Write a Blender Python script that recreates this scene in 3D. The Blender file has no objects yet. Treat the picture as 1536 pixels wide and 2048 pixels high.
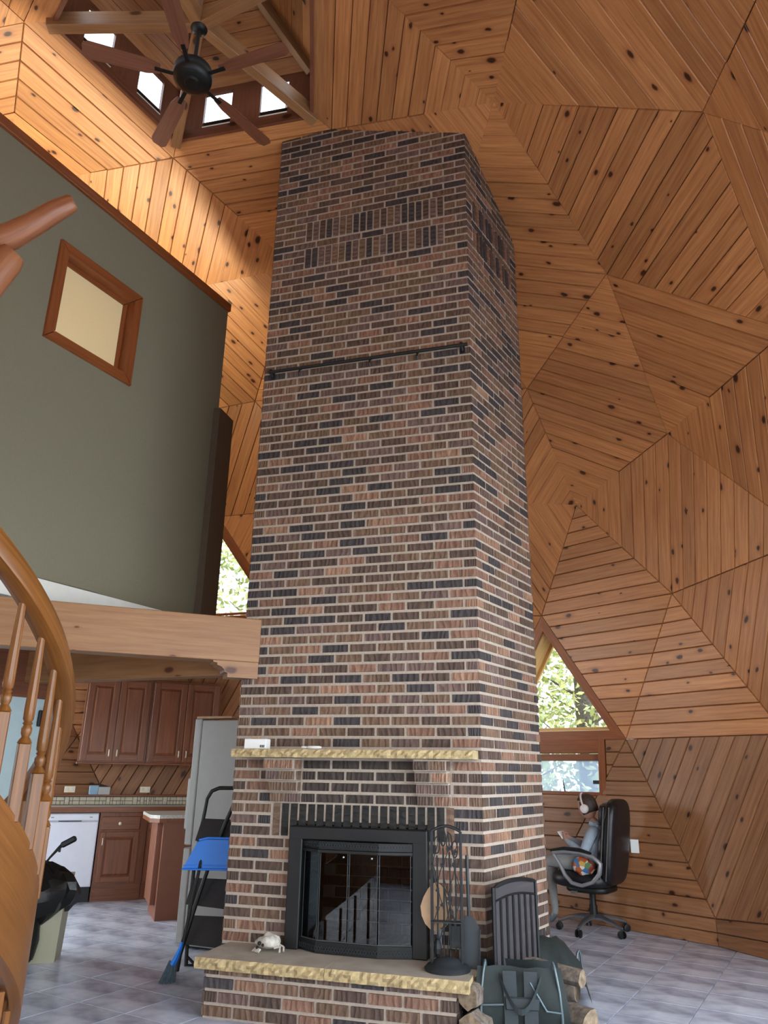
import bpy, bmesh, math, random
import numpy as np
from mathutils import Vector, Matrix
random.seed(7)
C = bpy.context.scene.collection
SC = bpy.context.scene
sin, cos, pi, R = math.sin, math.cos, math.pi, math.radians
def V(*a): return Vector(a)
def azv(d): return Vector((sin(R(d)), cos(R(d)), 0))

# ---------------------------------------------------------------- camera
H = 1.33                                     # eye height above the floor
PITCH, ROLL, FPX = R(19.22), R(.85), 1484.0
cam = bpy.data.cameras.new('camera'); camo = bpy.data.objects.new('camera', cam); C.objects.link(camo)
cam.sensor_fit = 'VERTICAL'; cam.sensor_height = 36; cam.lens = FPX*36/2048
cam.clip_start = .05
fwd = V(0, cos(PITCH), sin(PITCH)); up0 = V(0, -sin(PITCH), cos(PITCH)); rt0 = V(1, 0, 0)
rt = rt0*cos(ROLL)+up0*sin(ROLL); upv = up0*cos(ROLL)-rt0*sin(ROLL)
M = Matrix((rt, upv, -fwd)).transposed().to_4x4(); M.translation = V(0, 0, H)
camo.matrix_world = M
SC.camera = camo
# ---------------------------------------------------------------- world, light, exposure
SC.view_settings.view_transform = 'Standard'; SC.view_settings.look = 'None'
SC.view_settings.exposure = 0.72; SC.view_settings.gamma = 1; SC.view_settings.use_curve_mapping = False
SKY = 2.6; BAY_W, LOFT_W = 10.5, 70; GLOW_W = 19           # sky brightness, watts per glazed panel and per added loft light
w = bpy.data.worlds.new('sky'); SC.world = w; w.use_nodes = True
nt = w.node_tree; bg = nt.nodes['Background']
tc = nt.nodes.new('ShaderNodeTexCoord'); sx = nt.nodes.new('ShaderNodeSeparateXYZ'); rp = nt.nodes.new('ShaderNodeValToRGB')
nt.links.new(tc.outputs['Generated'], sx.inputs[0]); nt.links.new(sx.outputs['Z'], rp.inputs[0])
rp.color_ramp.elements[0].color = (.86, .94, 1, 1); rp.color_ramp.elements[1].color = (.66, .82, 1, 1)
nt.links.new(rp.outputs[0], bg.inputs[0]); bg.inputs[1].default_value = SKY
def portal(c, n, sx_, sy_):
    """sampling portal in a window opening (gives no light of its own)"""
    l = bpy.data.lights.new('window_portal', 'AREA'); l.shape = 'RECTANGLE'; l.size = sx_; l.size_y = sy_
    l.cycles.is_portal = True
    o = bpy.data.objects.new('window_portal', l); C.objects.link(o)
    o.location = c; o.rotation_euler = Vector(n).to_track_quat('-Z', 'Y').to_euler()

def window_light(c, n, sx_, sy_, watts, col):
    """daylight falling in through a window the photograph does not show (behind the photographer, in the loft)"""
    l = bpy.data.lights.new('window_daylight', 'AREA'); l.shape = 'RECTANGLE'; l.size = sx_; l.size_y = sy_; l.energy = watts; l.color = col
    o = bpy.data.objects.new('window_daylight', l); C.objects.link(o)
    o.location = c; o.rotation_euler = Vector(n).to_track_quat('-Z', 'Y').to_euler()

# ---------------------------------------------------------------- helpers
def lin(h):
    if isinstance(h, str):
        h = [int(h[i:i+2], 16)/255 for i in (0, 2, 4)]
    else: h = [x/255 for x in h]
    return tuple((x/12.92 if x <= .04045 else ((x+.055)/1.055)**2.4) for x in h)+(1,)
class MB:
    def __init__(s): s.v = []; s.f = []; s.uv = []; s.m = []
    def poly(s, pts, m=0, uv=None):
        b = len(s.v); s.v += [tuple(p) for p in pts]; s.f.append(tuple(range(b, b+len(pts)))); s.m.append(m)
        s.uv.append(uv or [(0, 0)]*len(pts))
    def grid(s, P, m=0, closeu=False, closev=False, flip=False, uvs=1.0):
        n, k = len(P), len(P[0]); b = len(s.v)
        for row in P: s.v += [tuple(p) for p in row]
        L = [0]
        for i in range(1, n+1): L.append(L[-1]+(Vector(P[i % n][0])-Vector(P[i-1][0])).length)
        Wd = [0]
        for j in range(1, k+1): Wd.append(Wd[-1]+(Vector(P[0][j % k])-Vector(P[0][j-1])).length)
        o = random.random()*20
        for i in range(n if closeu else n-1):
            for j in range(k if closev else k-1):
                i2, j2 = (i+1) % n, (j+1) % k
                q = [b+i*k+j, b+i2*k+j, b+i2*k+j2, b+i*k+j2]
                u = [(L[i]*uvs+o, Wd[j]), (L[i+1]*uvs+o, Wd[j]), (L[i+1]*uvs+o, Wd[j+1]), (L[i]*uvs+o, Wd[j+1])]
                if flip: q.reverse(); u.reverse()
                s.f.append(tuple(q)); s.uv.append(u); s.m.append(m)
    def box(s, c, d, Rm=None, m=0, bev=0.0):
        """box, centre c, full size d, axes = columns of Rm; u runs along the longest side"""
        c = Vector(c); Rm = Rm or Matrix.Identity(3)
        h = [x/2 for x in d]; ax = max(range(3), key=lambda i: d[i]); o1, o2 = random.random()*30, random.random()*30
        def P(x, y, z): return c+Rm@Vector((x, y, z))
        b = min(bev, min(h)*.9)
        for a in range(3):
            a1, a2 = (a+1) % 3, (a+2) % 3
            for sg in (-1, 1):
                co = []
                for x, y in ((-1, -1), (1, -1), (1, 1), (-1, 1)):
                    l = [0, 0, 0]; l[a] = sg*h[a]; l[a1] = x*(h[a1]-b); l[a2] = y*(h[a2]-b); co.append(l)
                if sg < 0: co.reverse()
                uu, vv = (a1, a2) if ax == a1 else ((a2, a1) if ax == a2 else (a1, a2))
                s.poly([P(*l) for l in co], m, [(l[uu]+o1, l[vv]+l[a]+o2) for l in co])
        if b > 0:
            for a in range(3):
                a1, a2 = (a+1) % 3, (a+2) % 3
                for s1 in (-1, 1):
                    for s2 in (-1, 1):
                        q = []
                        for e, (f1, f2) in ((-1, (0, 1)), (1, (0, 1)), (1, (1, 0)), (-1, (1, 0))):
                            l = [0, 0, 0]; l[a] = e*(h[a]-b); l[a1] = s1*(h[a1]-b*f1); l[a2] = s2*(h[a2]-b*f2); q.append(l)
                        if s1*s2 < 0: q.reverse()
                        vv = a1
                        s.poly([P(*l) for l in q], m, [(l[ax]+o1, l[vv]+o2) for l in q])
            for a in (-1, 1):
                for e in (-1, 1):
                    for g in (-1, 1):
                        q = [(a*h[0], e*(h[1]-b), g*(h[2]-b)), (a*(h[0]-b), e*h[1], g*(h[2]-b)), (a*(h[0]-b), e*(h[1]-b), g*h[2])]
                        if a*e*g < 0: q.reverse()
                        s.poly([P(*l) for l in q], m)
    def prism(s, pts, n, depth, m=0, u=None, bev=0, mside=None):
        """polygon pts extruded by depth along n (the polygon is the far end, pts+n*depth the near end)"""
        n = Vector(n).normalized(); pts = [Vector(p) for p in pts]
        nn = Vector((0, 0, 0))
        for i in range(len(pts)): nn += (pts[i]-pts[0]).cross(pts[(i+1) % len(pts)]-pts[0])
        if nn.dot(n) < 0: pts = pts[::-1]
        u = Vector(u) if u is not None else (pts[1]-pts[0]).normalized(); v = n.cross(u).normalized()
        o1, o2 = random.random()*30, random.random()*30
        uvf = lambda p: (p.dot(u)+o1, p.dot(v)+o2)
        top = [p+n*depth for p in pts]
        if bev:
            cen = sum(pts, Vector())/len(pts)
            ins = inset(pts, n, bev)
            if len(ins) == len(pts): top = [p+n*depth for p in ins]
        s.poly(top, m, [uvf(p) for p in top])
        s.poly(pts[::-1], m, [uvf(p) for p in pts[::-1]])
        for i in range(len(pts)):
            j = (i+1) % len(pts); q = [pts[i], pts[j], top[j], top[i]]
            s.poly(q, m if mside is None else mside, [uvf(p) for p in q])
    def tube(s, pts, r, seg=8, m=0, cap=True, squash=None):
        pts = [Vector(p) for p in pts]; n = len(pts)
        rs = r if isinstance(r, (list, tuple)) else [r]*n
        rows = []; ref = None
        for i in range(n):
            t = (pts[min(i+1, n-1)]-pts[max(i-1, 0)]).normalized()
            if ref is None: ref = V(0, 0, 1) if abs(t.z) < .9 else V(1, 0, 0)
            a = (ref-t*ref.dot(t)).normalized(); ref = a; b = t.cross(a)
            k = squash or (1, 1)
            rows.append([pts[i]+(a*cos(2*pi*j/seg)*k[0]+b*sin(2*pi*j/seg)*k[1])*rs[i] for j in range(seg)])
        s.grid(rows, m, closev=True, flip=True)
        if cap:
            s.poly(rows[0][::-1], m); s.poly(rows[-1], m)
    def lathe(s, c, prof, seg=16, m=0, Rm=None, sq=None):
        c = Vector(c); Rm = Rm or Matrix.Identity(3)
        rows = [[c+Rm@Vector((r*cos(2*pi*j/seg), r*sin(2*pi*j/seg), z)) for j in range(seg)] for r, z in prof]
        s.grid(rows, m, closev=True, flip=True)
        if prof[0][0] > 1e-4: s.poly(rows[0][::-1], m)
        if prof[-1][0] > 1e-4: s.poly(rows[-1], m)
    def ball(s, c, r, seg=12, rings=8, m=0, Rm=None, f=None):
        c = Vector(c); Rm = Rm or Matrix.Identity(3); r = r if isinstance(r, (tuple, list)) else (r, r, r)
        rows = []
        for i in range(rings+1):
            t = pi*i/rings
            row = []
            for j in range(seg):
                d = Vector((sin(t)*cos(2*pi*j/seg), sin(t)*sin(2*pi*j/seg), -cos(t)))
                p = Vector((d.x*r[0], d.y*r[1], d.z*r[2]))
                if f: p = f(p, d)
                row.append(c+Rm@p)
            rows.append(row)
        s.grid(rows, m, closev=True, flip=True)
    def add(s, o, mat):
        b = len(s.v); s.v += [tuple(mat@Vector(p)) for p in o.v]; s.f += [tuple(i+b for i in f) for f in o.f]
        s.uv += o.uv; s.m += o.m
    def mesh(s, name, mats, smooth=None):
        me = bpy.data.meshes.new(name); me.from_pydata(s.v, [], s.f)
        ul = me.uv_layers.new(name='UVMap'); ul.data.foreach_set('uv', [c for f in s.uv for p in f for c in p])
        for x in (mats if isinstance(mats, (list, tuple)) else [mats]): me.materials.append(x)
        me.polygons.foreach_set('material_index', s.m)
        if smooth is not None:
            bm = bmesh.new(); bm.from_mesh(me); bmesh.ops.remove_doubles(bm, verts=bm.verts, dist=1e-5); bm.to_mesh(me); bm.free()
            me.shade_smooth(); me.set_sharp_from_angle(angle=R(smooth))
        me.update(); return me
    def build(s, name, mats, parent=None, smooth=None, kind=None, label=None):
        o = bpy.data.objects.new(name, s.mesh(name, mats, smooth)); link(o, parent)
        if kind: o['kind'] = kind
        if label: o['label'] = label
        return o
def link(o, parent=None):
    C.objects.link(o)
    if parent is not None:
        o.parent = parent; o.matrix_parent_inverse = PW[parent.name].inverted()
    PW[o.name] = PW.get(o.name) or Matrix.Identity(4)
    return o
PW = {}
def tag(o, label, cat, group=None):
    o['label'] = label; o['category'] = cat
    if group: o['group'] = group
    return o
def thing(name, label, cat, loc=(0, 0, 0), group=None):
    o = bpy.data.objects.new(name, None); o.empty_display_size = .1; o.location = loc
    C.objects.link(o); PW[o.name] = Matrix.Translation(Vector(loc)); tag(o, label, cat, group); return o
def struct(name, mb, mats, smooth=None):
    return mb.build(name, mats, None, smooth, kind='structure')
def inset(pts, n, d):
    """inset a convex polygon (ccw about n) by d"""
    P = list(pts)
    for i in range(len(pts)):
        a, b = pts[i], pts[(i+1) % len(pts)]; e = (b-a)
        if e.length < 1e-6: continue
        nn = n.cross(e).normalized(); P = clip(P, a+nn*d, nn)
        if len(P) < 3: return []
    return P
def clip(P, p0, n):
    out = []
    for i in range(len(P)):
        a, b = P[i], P[(i+1) % len(P)]; da, db = (a-p0).dot(n), (b-p0).dot(n)
        if da >= 0: out.append(a)
        if (da > 0) != (db > 0) and abs(da-db) > 1e-9:
            out.append(a+(b-a)*(da/(da-db)))
    res = []
    for p in out:
        if not res or (p-res[-1]).length > 1e-5: res.append(p)
    if len(res) > 1 and (res[0]-res[-1]).length < 1e-5: res.pop()
    return res
def mat3(x, y, z): return Matrix((Vector(x), Vector(y), Vector(z))).transposed()
def rotz(a): return Matrix.Rotation(a, 3, 'Z')
def pix(p):
    d = Vector(p)-V(0, 0, H); z = d.dot(fwd)
    if z < .05: return None
    return (768+FPX*d.dot(rt)/z, 1024-FPX*d.dot(upv)/z)
def inframe(p, m=60):
    q = pix(p); return q is not None and -m < q[0] < 1536+m and -m < q[1] < 2048+m

# ---------------------------------------------------------------- materials
def newmat(name):
    m = bpy.data.materials.new(name); m.use_nodes = True
    return m, m.node_tree, m.node_tree.nodes['Principled BSDF']
def N(t, typ, **k):
    n = t.nodes.new('ShaderNode'+typ)
    for a, b in k.items(): setattr(n, a, b)
    return n
def mathn(t, op, a, b=None, c=None):
    n = N(t, 'Math', operation=op)
    for i, x in enumerate((a, b, c)):
        if x is None: continue
        if isinstance(x, (int, float)): n.inputs[i].default_value = x
        else: t.links.new(x, n.inputs[i])
    return n.outputs[0]
def ramp(t, f, stops, interp='LINEAR'):
    n = N(t, 'ValToRGB'); n.color_ramp.interpolation = interp; e = n.color_ramp.elements
    while len(e) < len(stops): e.new(.5)
    for i, (p, c) in enumerate(stops): e[i].position = p; e[i].color = c
    t.links.new(f, n.inputs[0]); return n.outputs[0]
def mixc(t, f, a, b, mode='MIX'):
    n = N(t, 'Mix', data_type='RGBA', blend_type=mode)
    for i, x in ((0, f), (6, a), (7, b)):
        if isinstance(x, (int, float)): n.inputs[i].default_value = x
        elif isinstance(x, tuple): n.inputs[i].default_value = x
        else: t.links.new(x, n.inputs[i])
    return n.outputs[2]
def noise(t, vec, scale, det=3, rough=.55):
    n = N(t, 'TexNoise'); n.inputs['Scale'].default_value = scale; n.inputs['Detail'].default_value = det; n.inputs['Roughness'].default_value = rough
    t.links.new(vec, n.inputs['Vector']); return n.outputs['Fac']
def mapv(t, vec, scale=(1, 1, 1), loc=(0, 0, 0)):
    n = N(t, 'Mapping'); n.inputs['Scale'].default_value = scale; n.inputs['Location'].default_value = loc
    t.links.new(vec, n.inputs['Vector']); return n.outputs[0]
def bump(t, bs, h, st=.3, dist=.01):
    n = N(t, 'Bump'); n.inputs['Strength'].default_value = st; n.inputs['Distance'].default_value = dist
    t.links.new(h, n.inputs['Height']); t.links.new(n.outputs[0], bs.inputs['Normal'])
def flat(name, col, rough=.5, metal=0.0, var=0.06, scale=14, bmp=0.0, spec=None):
    m, t, b = newmat(name); c = lin(col)
    tcn = N(t, 'TexCoord'); nz = noise(t, tcn.outputs['Object'], scale)
    a = tuple(x*(1-var) for x in c[:3])+(1,); d = tuple(min(1, x*(1+var)) for x in c[:3])+(1,)
    t.links.new(ramp(t, nz, [(.3, a), (.7, d)]), b.inputs['Base Color'])
    b.inputs['Roughness'].default_value = rough; b.inputs['Metallic'].default_value = metal
    if spec is not None: b.inputs['Specular IOR Level'].default_value = spec
    if bmp: bump(t, b, nz, bmp, .004)
    return m
def wood(name, dark, light, knot='2a1008', knots=1.0, rough=.42, gu=1.1, gv=26, kd=1.0, rnd=.22):
    """boards: UV u = metres along the grain, v = metres across"""
    m, t, b = newmat(name)
    uv = N(t, 'UVMap').outputs[0]; oi = N(t, 'ObjectInfo').outputs['Random']
    wob = noise(t, mapv(t, uv, (2.2, 5, 1)), 1, 2)
    add = N(t, 'VectorMath', operation='ADD'); cm = N(t, 'CombineXYZ')
    t.links.new(mathn(t, 'MULTIPLY', wob, .03), cm.inputs['Y']); t.links.new(uv, add.inputs[0]); t.links.new(cm.outputs[0], add.inputs[1])
    g1 = noise(t, mapv(t, add.outputs[0], (gu, gv, 1)), 1.6, 4, .6)
    g2 = noise(t, mapv(t, add.outputs[0], (gu*2, gv*5, 1)), 1.5, 3, .6)
    g = mathn(t, 'ADD', mathn(t, 'MULTIPLY', g1, .68), mathn(t, 'MULTIPLY', g2, .32))
    col = ramp(t, g, [(.28, lin(dark)), (.72, lin(light))])
    br = noise(t, mapv(t, uv, (.5, 1.6, 1)), 1.3, 2)
    hs = N(t, 'HueSaturation'); t.links.new(col, hs.inputs['Color'])
    v = mathn(t, 'ADD', mathn(t, 'MULTIPLY', mathn(t, 'SUBTRACT', oi, .5), rnd), mathn(t, 'ADD', .82, mathn(t, 'MULTIPLY', br, .36)))
    t.links.new(v, hs.inputs['Value']); col = hs.outputs[0]
    if knots:
        warp = N(t, 'VectorMath', operation='ADD'); wn = N(t, 'TexNoise'); wn.inputs['Scale'].default_value = 9
        t.links.new(uv, wn.inputs['Vector']); sc = N(t, 'VectorMath', operation='SCALE'); sc.inputs['Scale'].default_value = .035
        t.links.new(wn.outputs['Color'], sc.inputs[0]); t.links.new(uv, warp.inputs[0]); t.links.new(sc.outputs[0], warp.inputs[1])
        for scl, th, seed in ((4.2*kd, .115, 3.3), (2.3*kd, .085, 9.1)):
            vo = N(t, 'TexVoronoi', voronoi_dimensions='2D'); vo.inputs['Scale'].default_value = scl
            t.links.new(mapv(t, warp.outputs[0], (.62, 1.15, 1), (seed, seed*1.7, 0)), vo.inputs['Vector'])
            d = vo.outputs['Distance']; sp = N(t, 'SeparateColor'); t.links.new(vo.outputs['Color'], sp.inputs[0])
            r = mathn(t, 'MULTIPLY', th, mathn(t, 'ADD', .25, mathn(t, 'MULTIPLY', sp.outputs[1], .75)))
            gate = mathn(t, 'GREATER_THAN', sp.outputs[0], .42)
            q = mathn(t, 'DIVIDE', d, r)
            core = mathn(t, 'MULTIPLY', gate, ramp(t, q, [(.55, (1, 1, 1, 1)), (1.0, (0, 0, 0, 1))]))
            halo = mathn(t, 'MULTIPLY', gate, ramp(t, mathn(t, 'MULTIPLY', q, .45), [(.4, (.42, .42, .42, 1)), (1.0, (0, 0, 0, 1))]))
            col = mixc(t, mathn(t, 'MULTIPLY', halo, knots), col, lin(dark))
            col = mixc(t, mathn(t, 'MULTIPLY', core, .92*knots), col, lin(knot))
    t.links.new(col, b.inputs['Base Color']); b.inputs['Roughness'].default_value = rough
    b.inputs['Specular IOR Level'].default_value = .35
    bump(t, b, g2, .12, .002)
    return m
def brickmat(name, c1, c2, c3):
    m, t, b = newmat(name)
    tcn = N(t, 'TexCoord'); oi = N(t, 'ObjectInfo').outputs['Random']; geo = N(t, 'NewGeometry').outputs['Random Per Island']
    uv = N(t, 'UVMap').outputs[0]
    cm = N(t, 'CombineXYZ'); t.links.new(mathn(t, 'MULTIPLY', mathn(t, 'ADD', oi, geo), 37.0), cm.inputs[0]); t.links.new(mathn(t, 'MULTIPLY', oi, 11.0), cm.inputs[1])
    ad = N(t, 'VectorMath', operation='ADD'); t.links.new(uv, ad.inputs[0]); t.links.new(cm.outputs[0], ad.inputs[1])
    a = noise(t, mapv(t, ad.outputs[0], (26, 6, 1)), 1, 4, .6); f = noise(t, ad.outputs[0], 160, 3, .7)
    wv = N(t, 'TexWave'); wv.inputs['Scale'].default_value = 8; wv.inputs['Distortion'].default_value = 7; wv.inputs['Detail'].default_value = 2
    wv.inputs['Detail Scale'].default_value = 1.4; t.links.new(mapv(t, ad.outputs[0], (1, .55, 1)), wv.inputs['Vector'])
    k = mathn(t, 'ADD', mathn(t, 'MULTIPLY', a, .75), mathn(t, 'MULTIPLY', f, .25))
    col = ramp(t, k, [(.3, lin(c1)), (.52, lin(c2)), (.74, lin(c3))])
    hs = N(t, 'HueSaturation'); t.links.new(col, hs.inputs['Color'])
    t.links.new(mathn(t, 'ADD', .86, mathn(t, 'MULTIPLY', mathn(t, 'FRACT', mathn(t, 'ADD', oi, geo)), .3)), hs.inputs['Value'])
    cw = mixc(t, mathn(t, 'MULTIPLY', ramp(t, wv.outputs['Fac'], [(.72, (0, 0, 0, 1)), (1, (1, 1, 1, 1))]), .35), hs.outputs[0], lin(c3))
    t.links.new(cw, b.inputs['Base Color']); b.inputs['Roughness'].default_value = .75
    h = mathn(t, 'ADD', mathn(t, 'MULTIPLY', wv.outputs['Fac'], .8), mathn(t, 'MULTIPLY', f, .5))
    bump(t, b, h, .8, .006)
    return m
def glassmat(name, tint=(1, 1, 1, 1), refl=.5, rough=0.0):
    m, t, b = newmat(name); t.nodes.remove(b); out = t.nodes['Material Output']
    tr = N(t, 'BsdfTransparent'); tr.inputs[0].default_value = tint
    gl = N(t, 'BsdfGlossy'); gl.inputs['Roughness'].default_value = rough
    lw = N(t, 'LayerWeight'); lw.inputs['Blend'].default_value = .5
    fr = mathn(t, 'ADD', .045, mathn(t, 'MULTIPLY', .9, mathn(t, 'POWER', lw.outputs['Facing'], 5.0)))
    mx = N(t, 'MixShader'); t.links.new(mathn(t, 'MULTIPLY', fr, refl*2), mx.inputs[0])
    t.links.new(tr.outputs[0], mx.inputs[1]); t.links.new(gl.outputs[0], mx.inputs[2]); t.links.new(mx.outputs[0], out.inputs[0])
    return m
PINE = wood('pine_boards', '8b5130', 'c28752', knot='240c05', kd=1.0, rnd=.32)
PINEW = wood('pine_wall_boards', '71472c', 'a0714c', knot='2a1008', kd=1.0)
SHELL = flat('dark_board_gap', '35180c', .8)
CEDAR = wood('cedar_beam', '7e5436', '9f764f', knot='4a2818', kd=.8, gv=22, rnd=0)
DARKW = wood('dark_beam', '5e3624', '80503a', knot='2f150b', kd=.6, rnd=0)
OAK = wood('oak_stair', '523012', '895628', knots=0, gv=44, rough=.3, rnd=.1)
OAKB = wood('oak_bent_stringer', '603a1a', '84542b', knots=0, gv=34, rough=.32, rnd=0)
CAB = wood('cabinet_wood', '633520', '8e5634', knots=0, gv=20, rough=.35, rnd=.1)
TRIM = wood('stained_trim', '6a361a', '96562e', knots=0, gv=30, rnd=.1)
LOGW = wood('peeled_log', '6a3a26', '9a6444', knot='4a1c0e', kd=.5, gv=10, rough=.35, rnd=0)
BRICKS = [brickmat('brick_dark_brown', '372a24', '503d33', '70594b'), brickmat('brick_brown', '4a372d', '69503e', '8e715c'),
          brickmat('brick_red_brown', '553c32', '7a5746', 'a07d66'), brickmat('brick_charcoal', '282323', '383131', '4e4646'),
          brickmat('brick_mauve', '463634', '624c45', '886f64'), brickmat('brick_tan', '644a3a', '8a6650', 'b58f74')]
SOOT = brickmat('brick_sooty', '14120f', '1d1a17', '302b27')
SOOT_SHADE = brickmat('brick_soot_and_shade', '271f1b', '3b302a', '564840')  # soot stain, with the shadow under the mantel painted into the colour
MORTAR = flat('mortar', 'aa9b8c', .9, var=.1, scale=60, bmp=.5)
STONE = flat('limestone_top', 'a2988a', .7, var=.14, scale=7, bmp=.1)
SPLIT = flat('limestone_split_face', 'b09a70', .85, var=.25, scale=40, bmp=.8)
BLACK = flat('black_metal', '0e0e0e', .5, .1)
IRON = flat('wrought_iron', '17181a', .5, .2)
CHAR = flat('charcoal_steel', '2c3033', .5, .2)
GREEN = flat('olive_green_wall_paint', '78735f', .8, var=.04, bmp=.1, scale=60)
TAUPE = flat('taupe_wall_paint', '54493c', .8, var=.04)
WHITE = flat('white_paint', 'd9d8d0', .7, var=.03)
BLUEW = flat('pale_blue_wall_paint', 'b3c6c9', .8, var=.03)
STEEL = flat('grey_refrigerator_panel', '9f9c98', .4, .2, var=.03)
APPL = flat('white_enamel', 'e6e8f2', .3, var=.02)
PLAST = flat('white_plastic', 'e6e6e2', .4, var=.02)
IVORY = flat('ivory_plastic', 'e6dcc0', .4, var=.02)
CHROME = flat('brushed_aluminium', 'a9adb2', .28, .9, var=.03)
ARMG = flat('grey_plastic_arm', '8d8d8f', .35, .35, var=.03)
LEATHER = flat('black_leather', '131216', .42, var=.2, scale=60, bmp=.15)
BLUEP = flat('blue_plastic', '1277dc', .35, var=.03)
BIN = flat('beige_bin_plastic', '97937c', .5, var=.03)
BAGP = flat('black_bin_liner', '0e100f', .36, var=.2, scale=20, bmp=.5)
CANVAS = flat('dark_green_canvas', '1c2422', .75, var=.18, scale=25, bmp=.3)
WEB = flat('grey_green_webbing', '2b3234', .7, var=.1, scale=80)
BARK = flat('grey_bark', '6e6257', .9, var=.5, scale=35, bmp=1.0)
LOGEND = flat('cut_log_end', '83705a', .85, var=.45, scale=30, bmp=.3)
BONE = flat('weathered_bone', 'b8b2a6', .6, var=.3, scale=30, bmp=.4)
BELLOW = flat('tan_wood_bellows', 'a88664', .5, var=.1)
PAPER = flat('light_blue_card', '8fb4cf', .7, var=.1)
GLASS = glassmat('window_glass', (1, 1, 1, 1), .5)
STEELD = flat('dull_steel_edge', '4a4c4e', .4, .4)
HOOPM = flat('blue_grey_steel_rod', '566468', .35, .4)
DGLASS = glassmat('dark_tinted_glass', (.16, .17, .18, 1), .7)
FANB = wood('fan_blade_wood', '5c3626', '865540', knots=0, rnd=0)

# ---------------------------------------------------------------- geodesic dome (4-frequency icosahedron)
RD = 5.28; DAZ = .7145; DC = V(-.2885*RD, .815*RD, .063*RD+H)
def icosphere4():
    V0 = [(0, 0, 1)]+[(cos(2*pi*k/5)*.8944272, sin(2*pi*k/5)*.8944272, .4472136) for k in range(5)] + \
         [(cos(2*pi*(k+.5)/5)*.8944272, sin(2*pi*(k+.5)/5)*.8944272, -.4472136) for k in range(5)]+[(0, 0, -1)]
    V0 = [Vector(v) for v in V0]; P = {}; L = []; F = []
    def vid(p):
        p = p.normalized(); k = (round(p.x, 4)+0., round(p.y, 4)+0., round(p.z, 4)+0.)
        if k not in P: P[k] = len(L); L.append(p)
        return P[k]
    for i in range(12):
        for j in range(i+1, 12):
            for k in range(j+1, 12):
                if max((V0[a]-V0[b]).length for a, b in ((i, j), (j, k), (i, k))) > 1.2: continue
                I = {}
                for a in range(5):
                    for b in range(5-a):
                        c = 4-a-b; I[a, b] = vid((V0[i]*a+V0[j]*b+V0[k]*c)/4)
                for a in range(4):
                    for b in range(4-a):
                        F.append((I[a, b], I[a+1, b], I[a, b+1]))
                        if a+b < 3: F.append((I[a+1, b], I[a+1, b+1], I[a, b+1]))
    return L, F
U, FACES = icosphere4()
ca, sa = cos(DAZ), sin(DAZ)
W = [V(u.x*ca-u.y*sa, u.x*sa+u.y*ca, u.z)*RD+DC for u in U]
def vt(x, y, z):
    """vertex nearest to a unit direction of the unrotated icosahedron"""
    return min(range(len(U)), key=lambda i: (U[i]-V(x, y, z)).length)
# vertices that the plan of the boards refers to
v = dict(a=vt(.276, .851, .447), b=vt(.484, .717, .502), c=vt(.688, .5, .526), d=vt(.831, .239, .502), e=vt(.894, 0, .447),
    f=vt(.233, .717, .658), g=vt(.447, .526, .724), h=vt(.638, .263, .724), i=vt(.753, 0, .658), j=vt(.162, .5, .851), k=vt(.362, .263, .894),
    l=vt(.526, 0, .851), m=vt(.078, .239, .968), n=vt(.251, 0, .968), o=vt(0, 0, 1), p=vt(.688, -.5, .526), q=vt(.831, -.239, .502),
    r=vt(.233, -.717, .658), s=vt(.447, -.526, .724), t=vt(.638, -.263, .724), u=vt(.162, -.5, .851), w=vt(.362, -.263, .894), x=vt(.078, -.239, .968),
    y=vt(-.138, .425, .894), z=vt(-.203, .148, .968), A=vt(.588, .809, 0), B=vt(.436, .864, .251), D=vt(.809, .588, 0), E=vt(.671, .688, .276),
    G=vt(.951, .309, 0), I=vt(.862, .425, .276), J=vt(.957, .148, .251), K=vt(.951, -.309, 0), L=vt(.862, -.425, .276), M=vt(.957, -.148, .251),
    N=vt(.947, -.162, -.276), O=vt(.947, .162, -.276), P=vt(1, 0, 0), Q=vt(.861, -.443, -.251), S=vt(.155, .955, .251), T=vt(.138, .951, -.276),
    U=vt(.447, .851, -.276), X=vt(.309, .951, 0), Y=vt(-.425, .309, .851), Z=vt(.484, -.717, .502), H=vt(0, 1, 0), C=vt(-.053, .688, .724), R=vt(-.03, .864, .502))
# boards run parallel to one edge of each triangle
DIRS = {}
for tri, e in dict(zmy='zm', ymj='jm', jmk='jm', mkn='mn', jkg='jg', jgf='jg', fgb='gb', gbc='gb', nxw='nx', xwu='xu', wus='us', usr='us', wst='st',
                   stp='st', spZ='sp', srZ='rZ', wtl='lt', lti='lt', nwl='nl', nkl='kl', tiq='iq', tqp='tp', iqe='iq', ied='di', edJ='dJ', eJM='JM', JMP='JM',
                   MPK='PK', eqM='qM', qML='qM', qpL='pL', MLK='LK', PKN='KN', KNQ='KN', PON='ON', GPO='GP', XAU='AU', TXU='TU', XAB='XA', ABE='AE',
                   bcE='cE', zyY='zY', khl='kl', khg='gh', kgh='gh', hil='hi', dhi='hd', abB='ab', TXH='TX', yjC='jC', jCf='jC', fCR='fC', faR='fa', SBX='SB', aSB='aB').items():
    DIRS[frozenset(v[c] for c in tri)] = (v[e[0]], v[e[1]])
APEX = v['o']
FACES = [f for f in FACES if min(U[i].z for i in f) > -.29]
def fcen(f): return (W[f[0]]+W[f[1]]+W[f[2]])/3
def funit(f): return (U[f[0]]+U[f[1]]+U[f[2]])/3
def fnorm(f):
    n = (W[f[1]]-W[f[0]]).cross(W[f[2]]-W[f[0]]).normalized()
    return n if n.dot(DC-fcen(f)) > 0 else -n          # into the room
PLANES = [(W[f[0]], fnorm(f)) for f in FACES]
def inside(p, m=0.0): return all((p-q).dot(n) > m for q, n in PLANES)
tri = lambda s: frozenset(v[c] for c in s)
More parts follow.
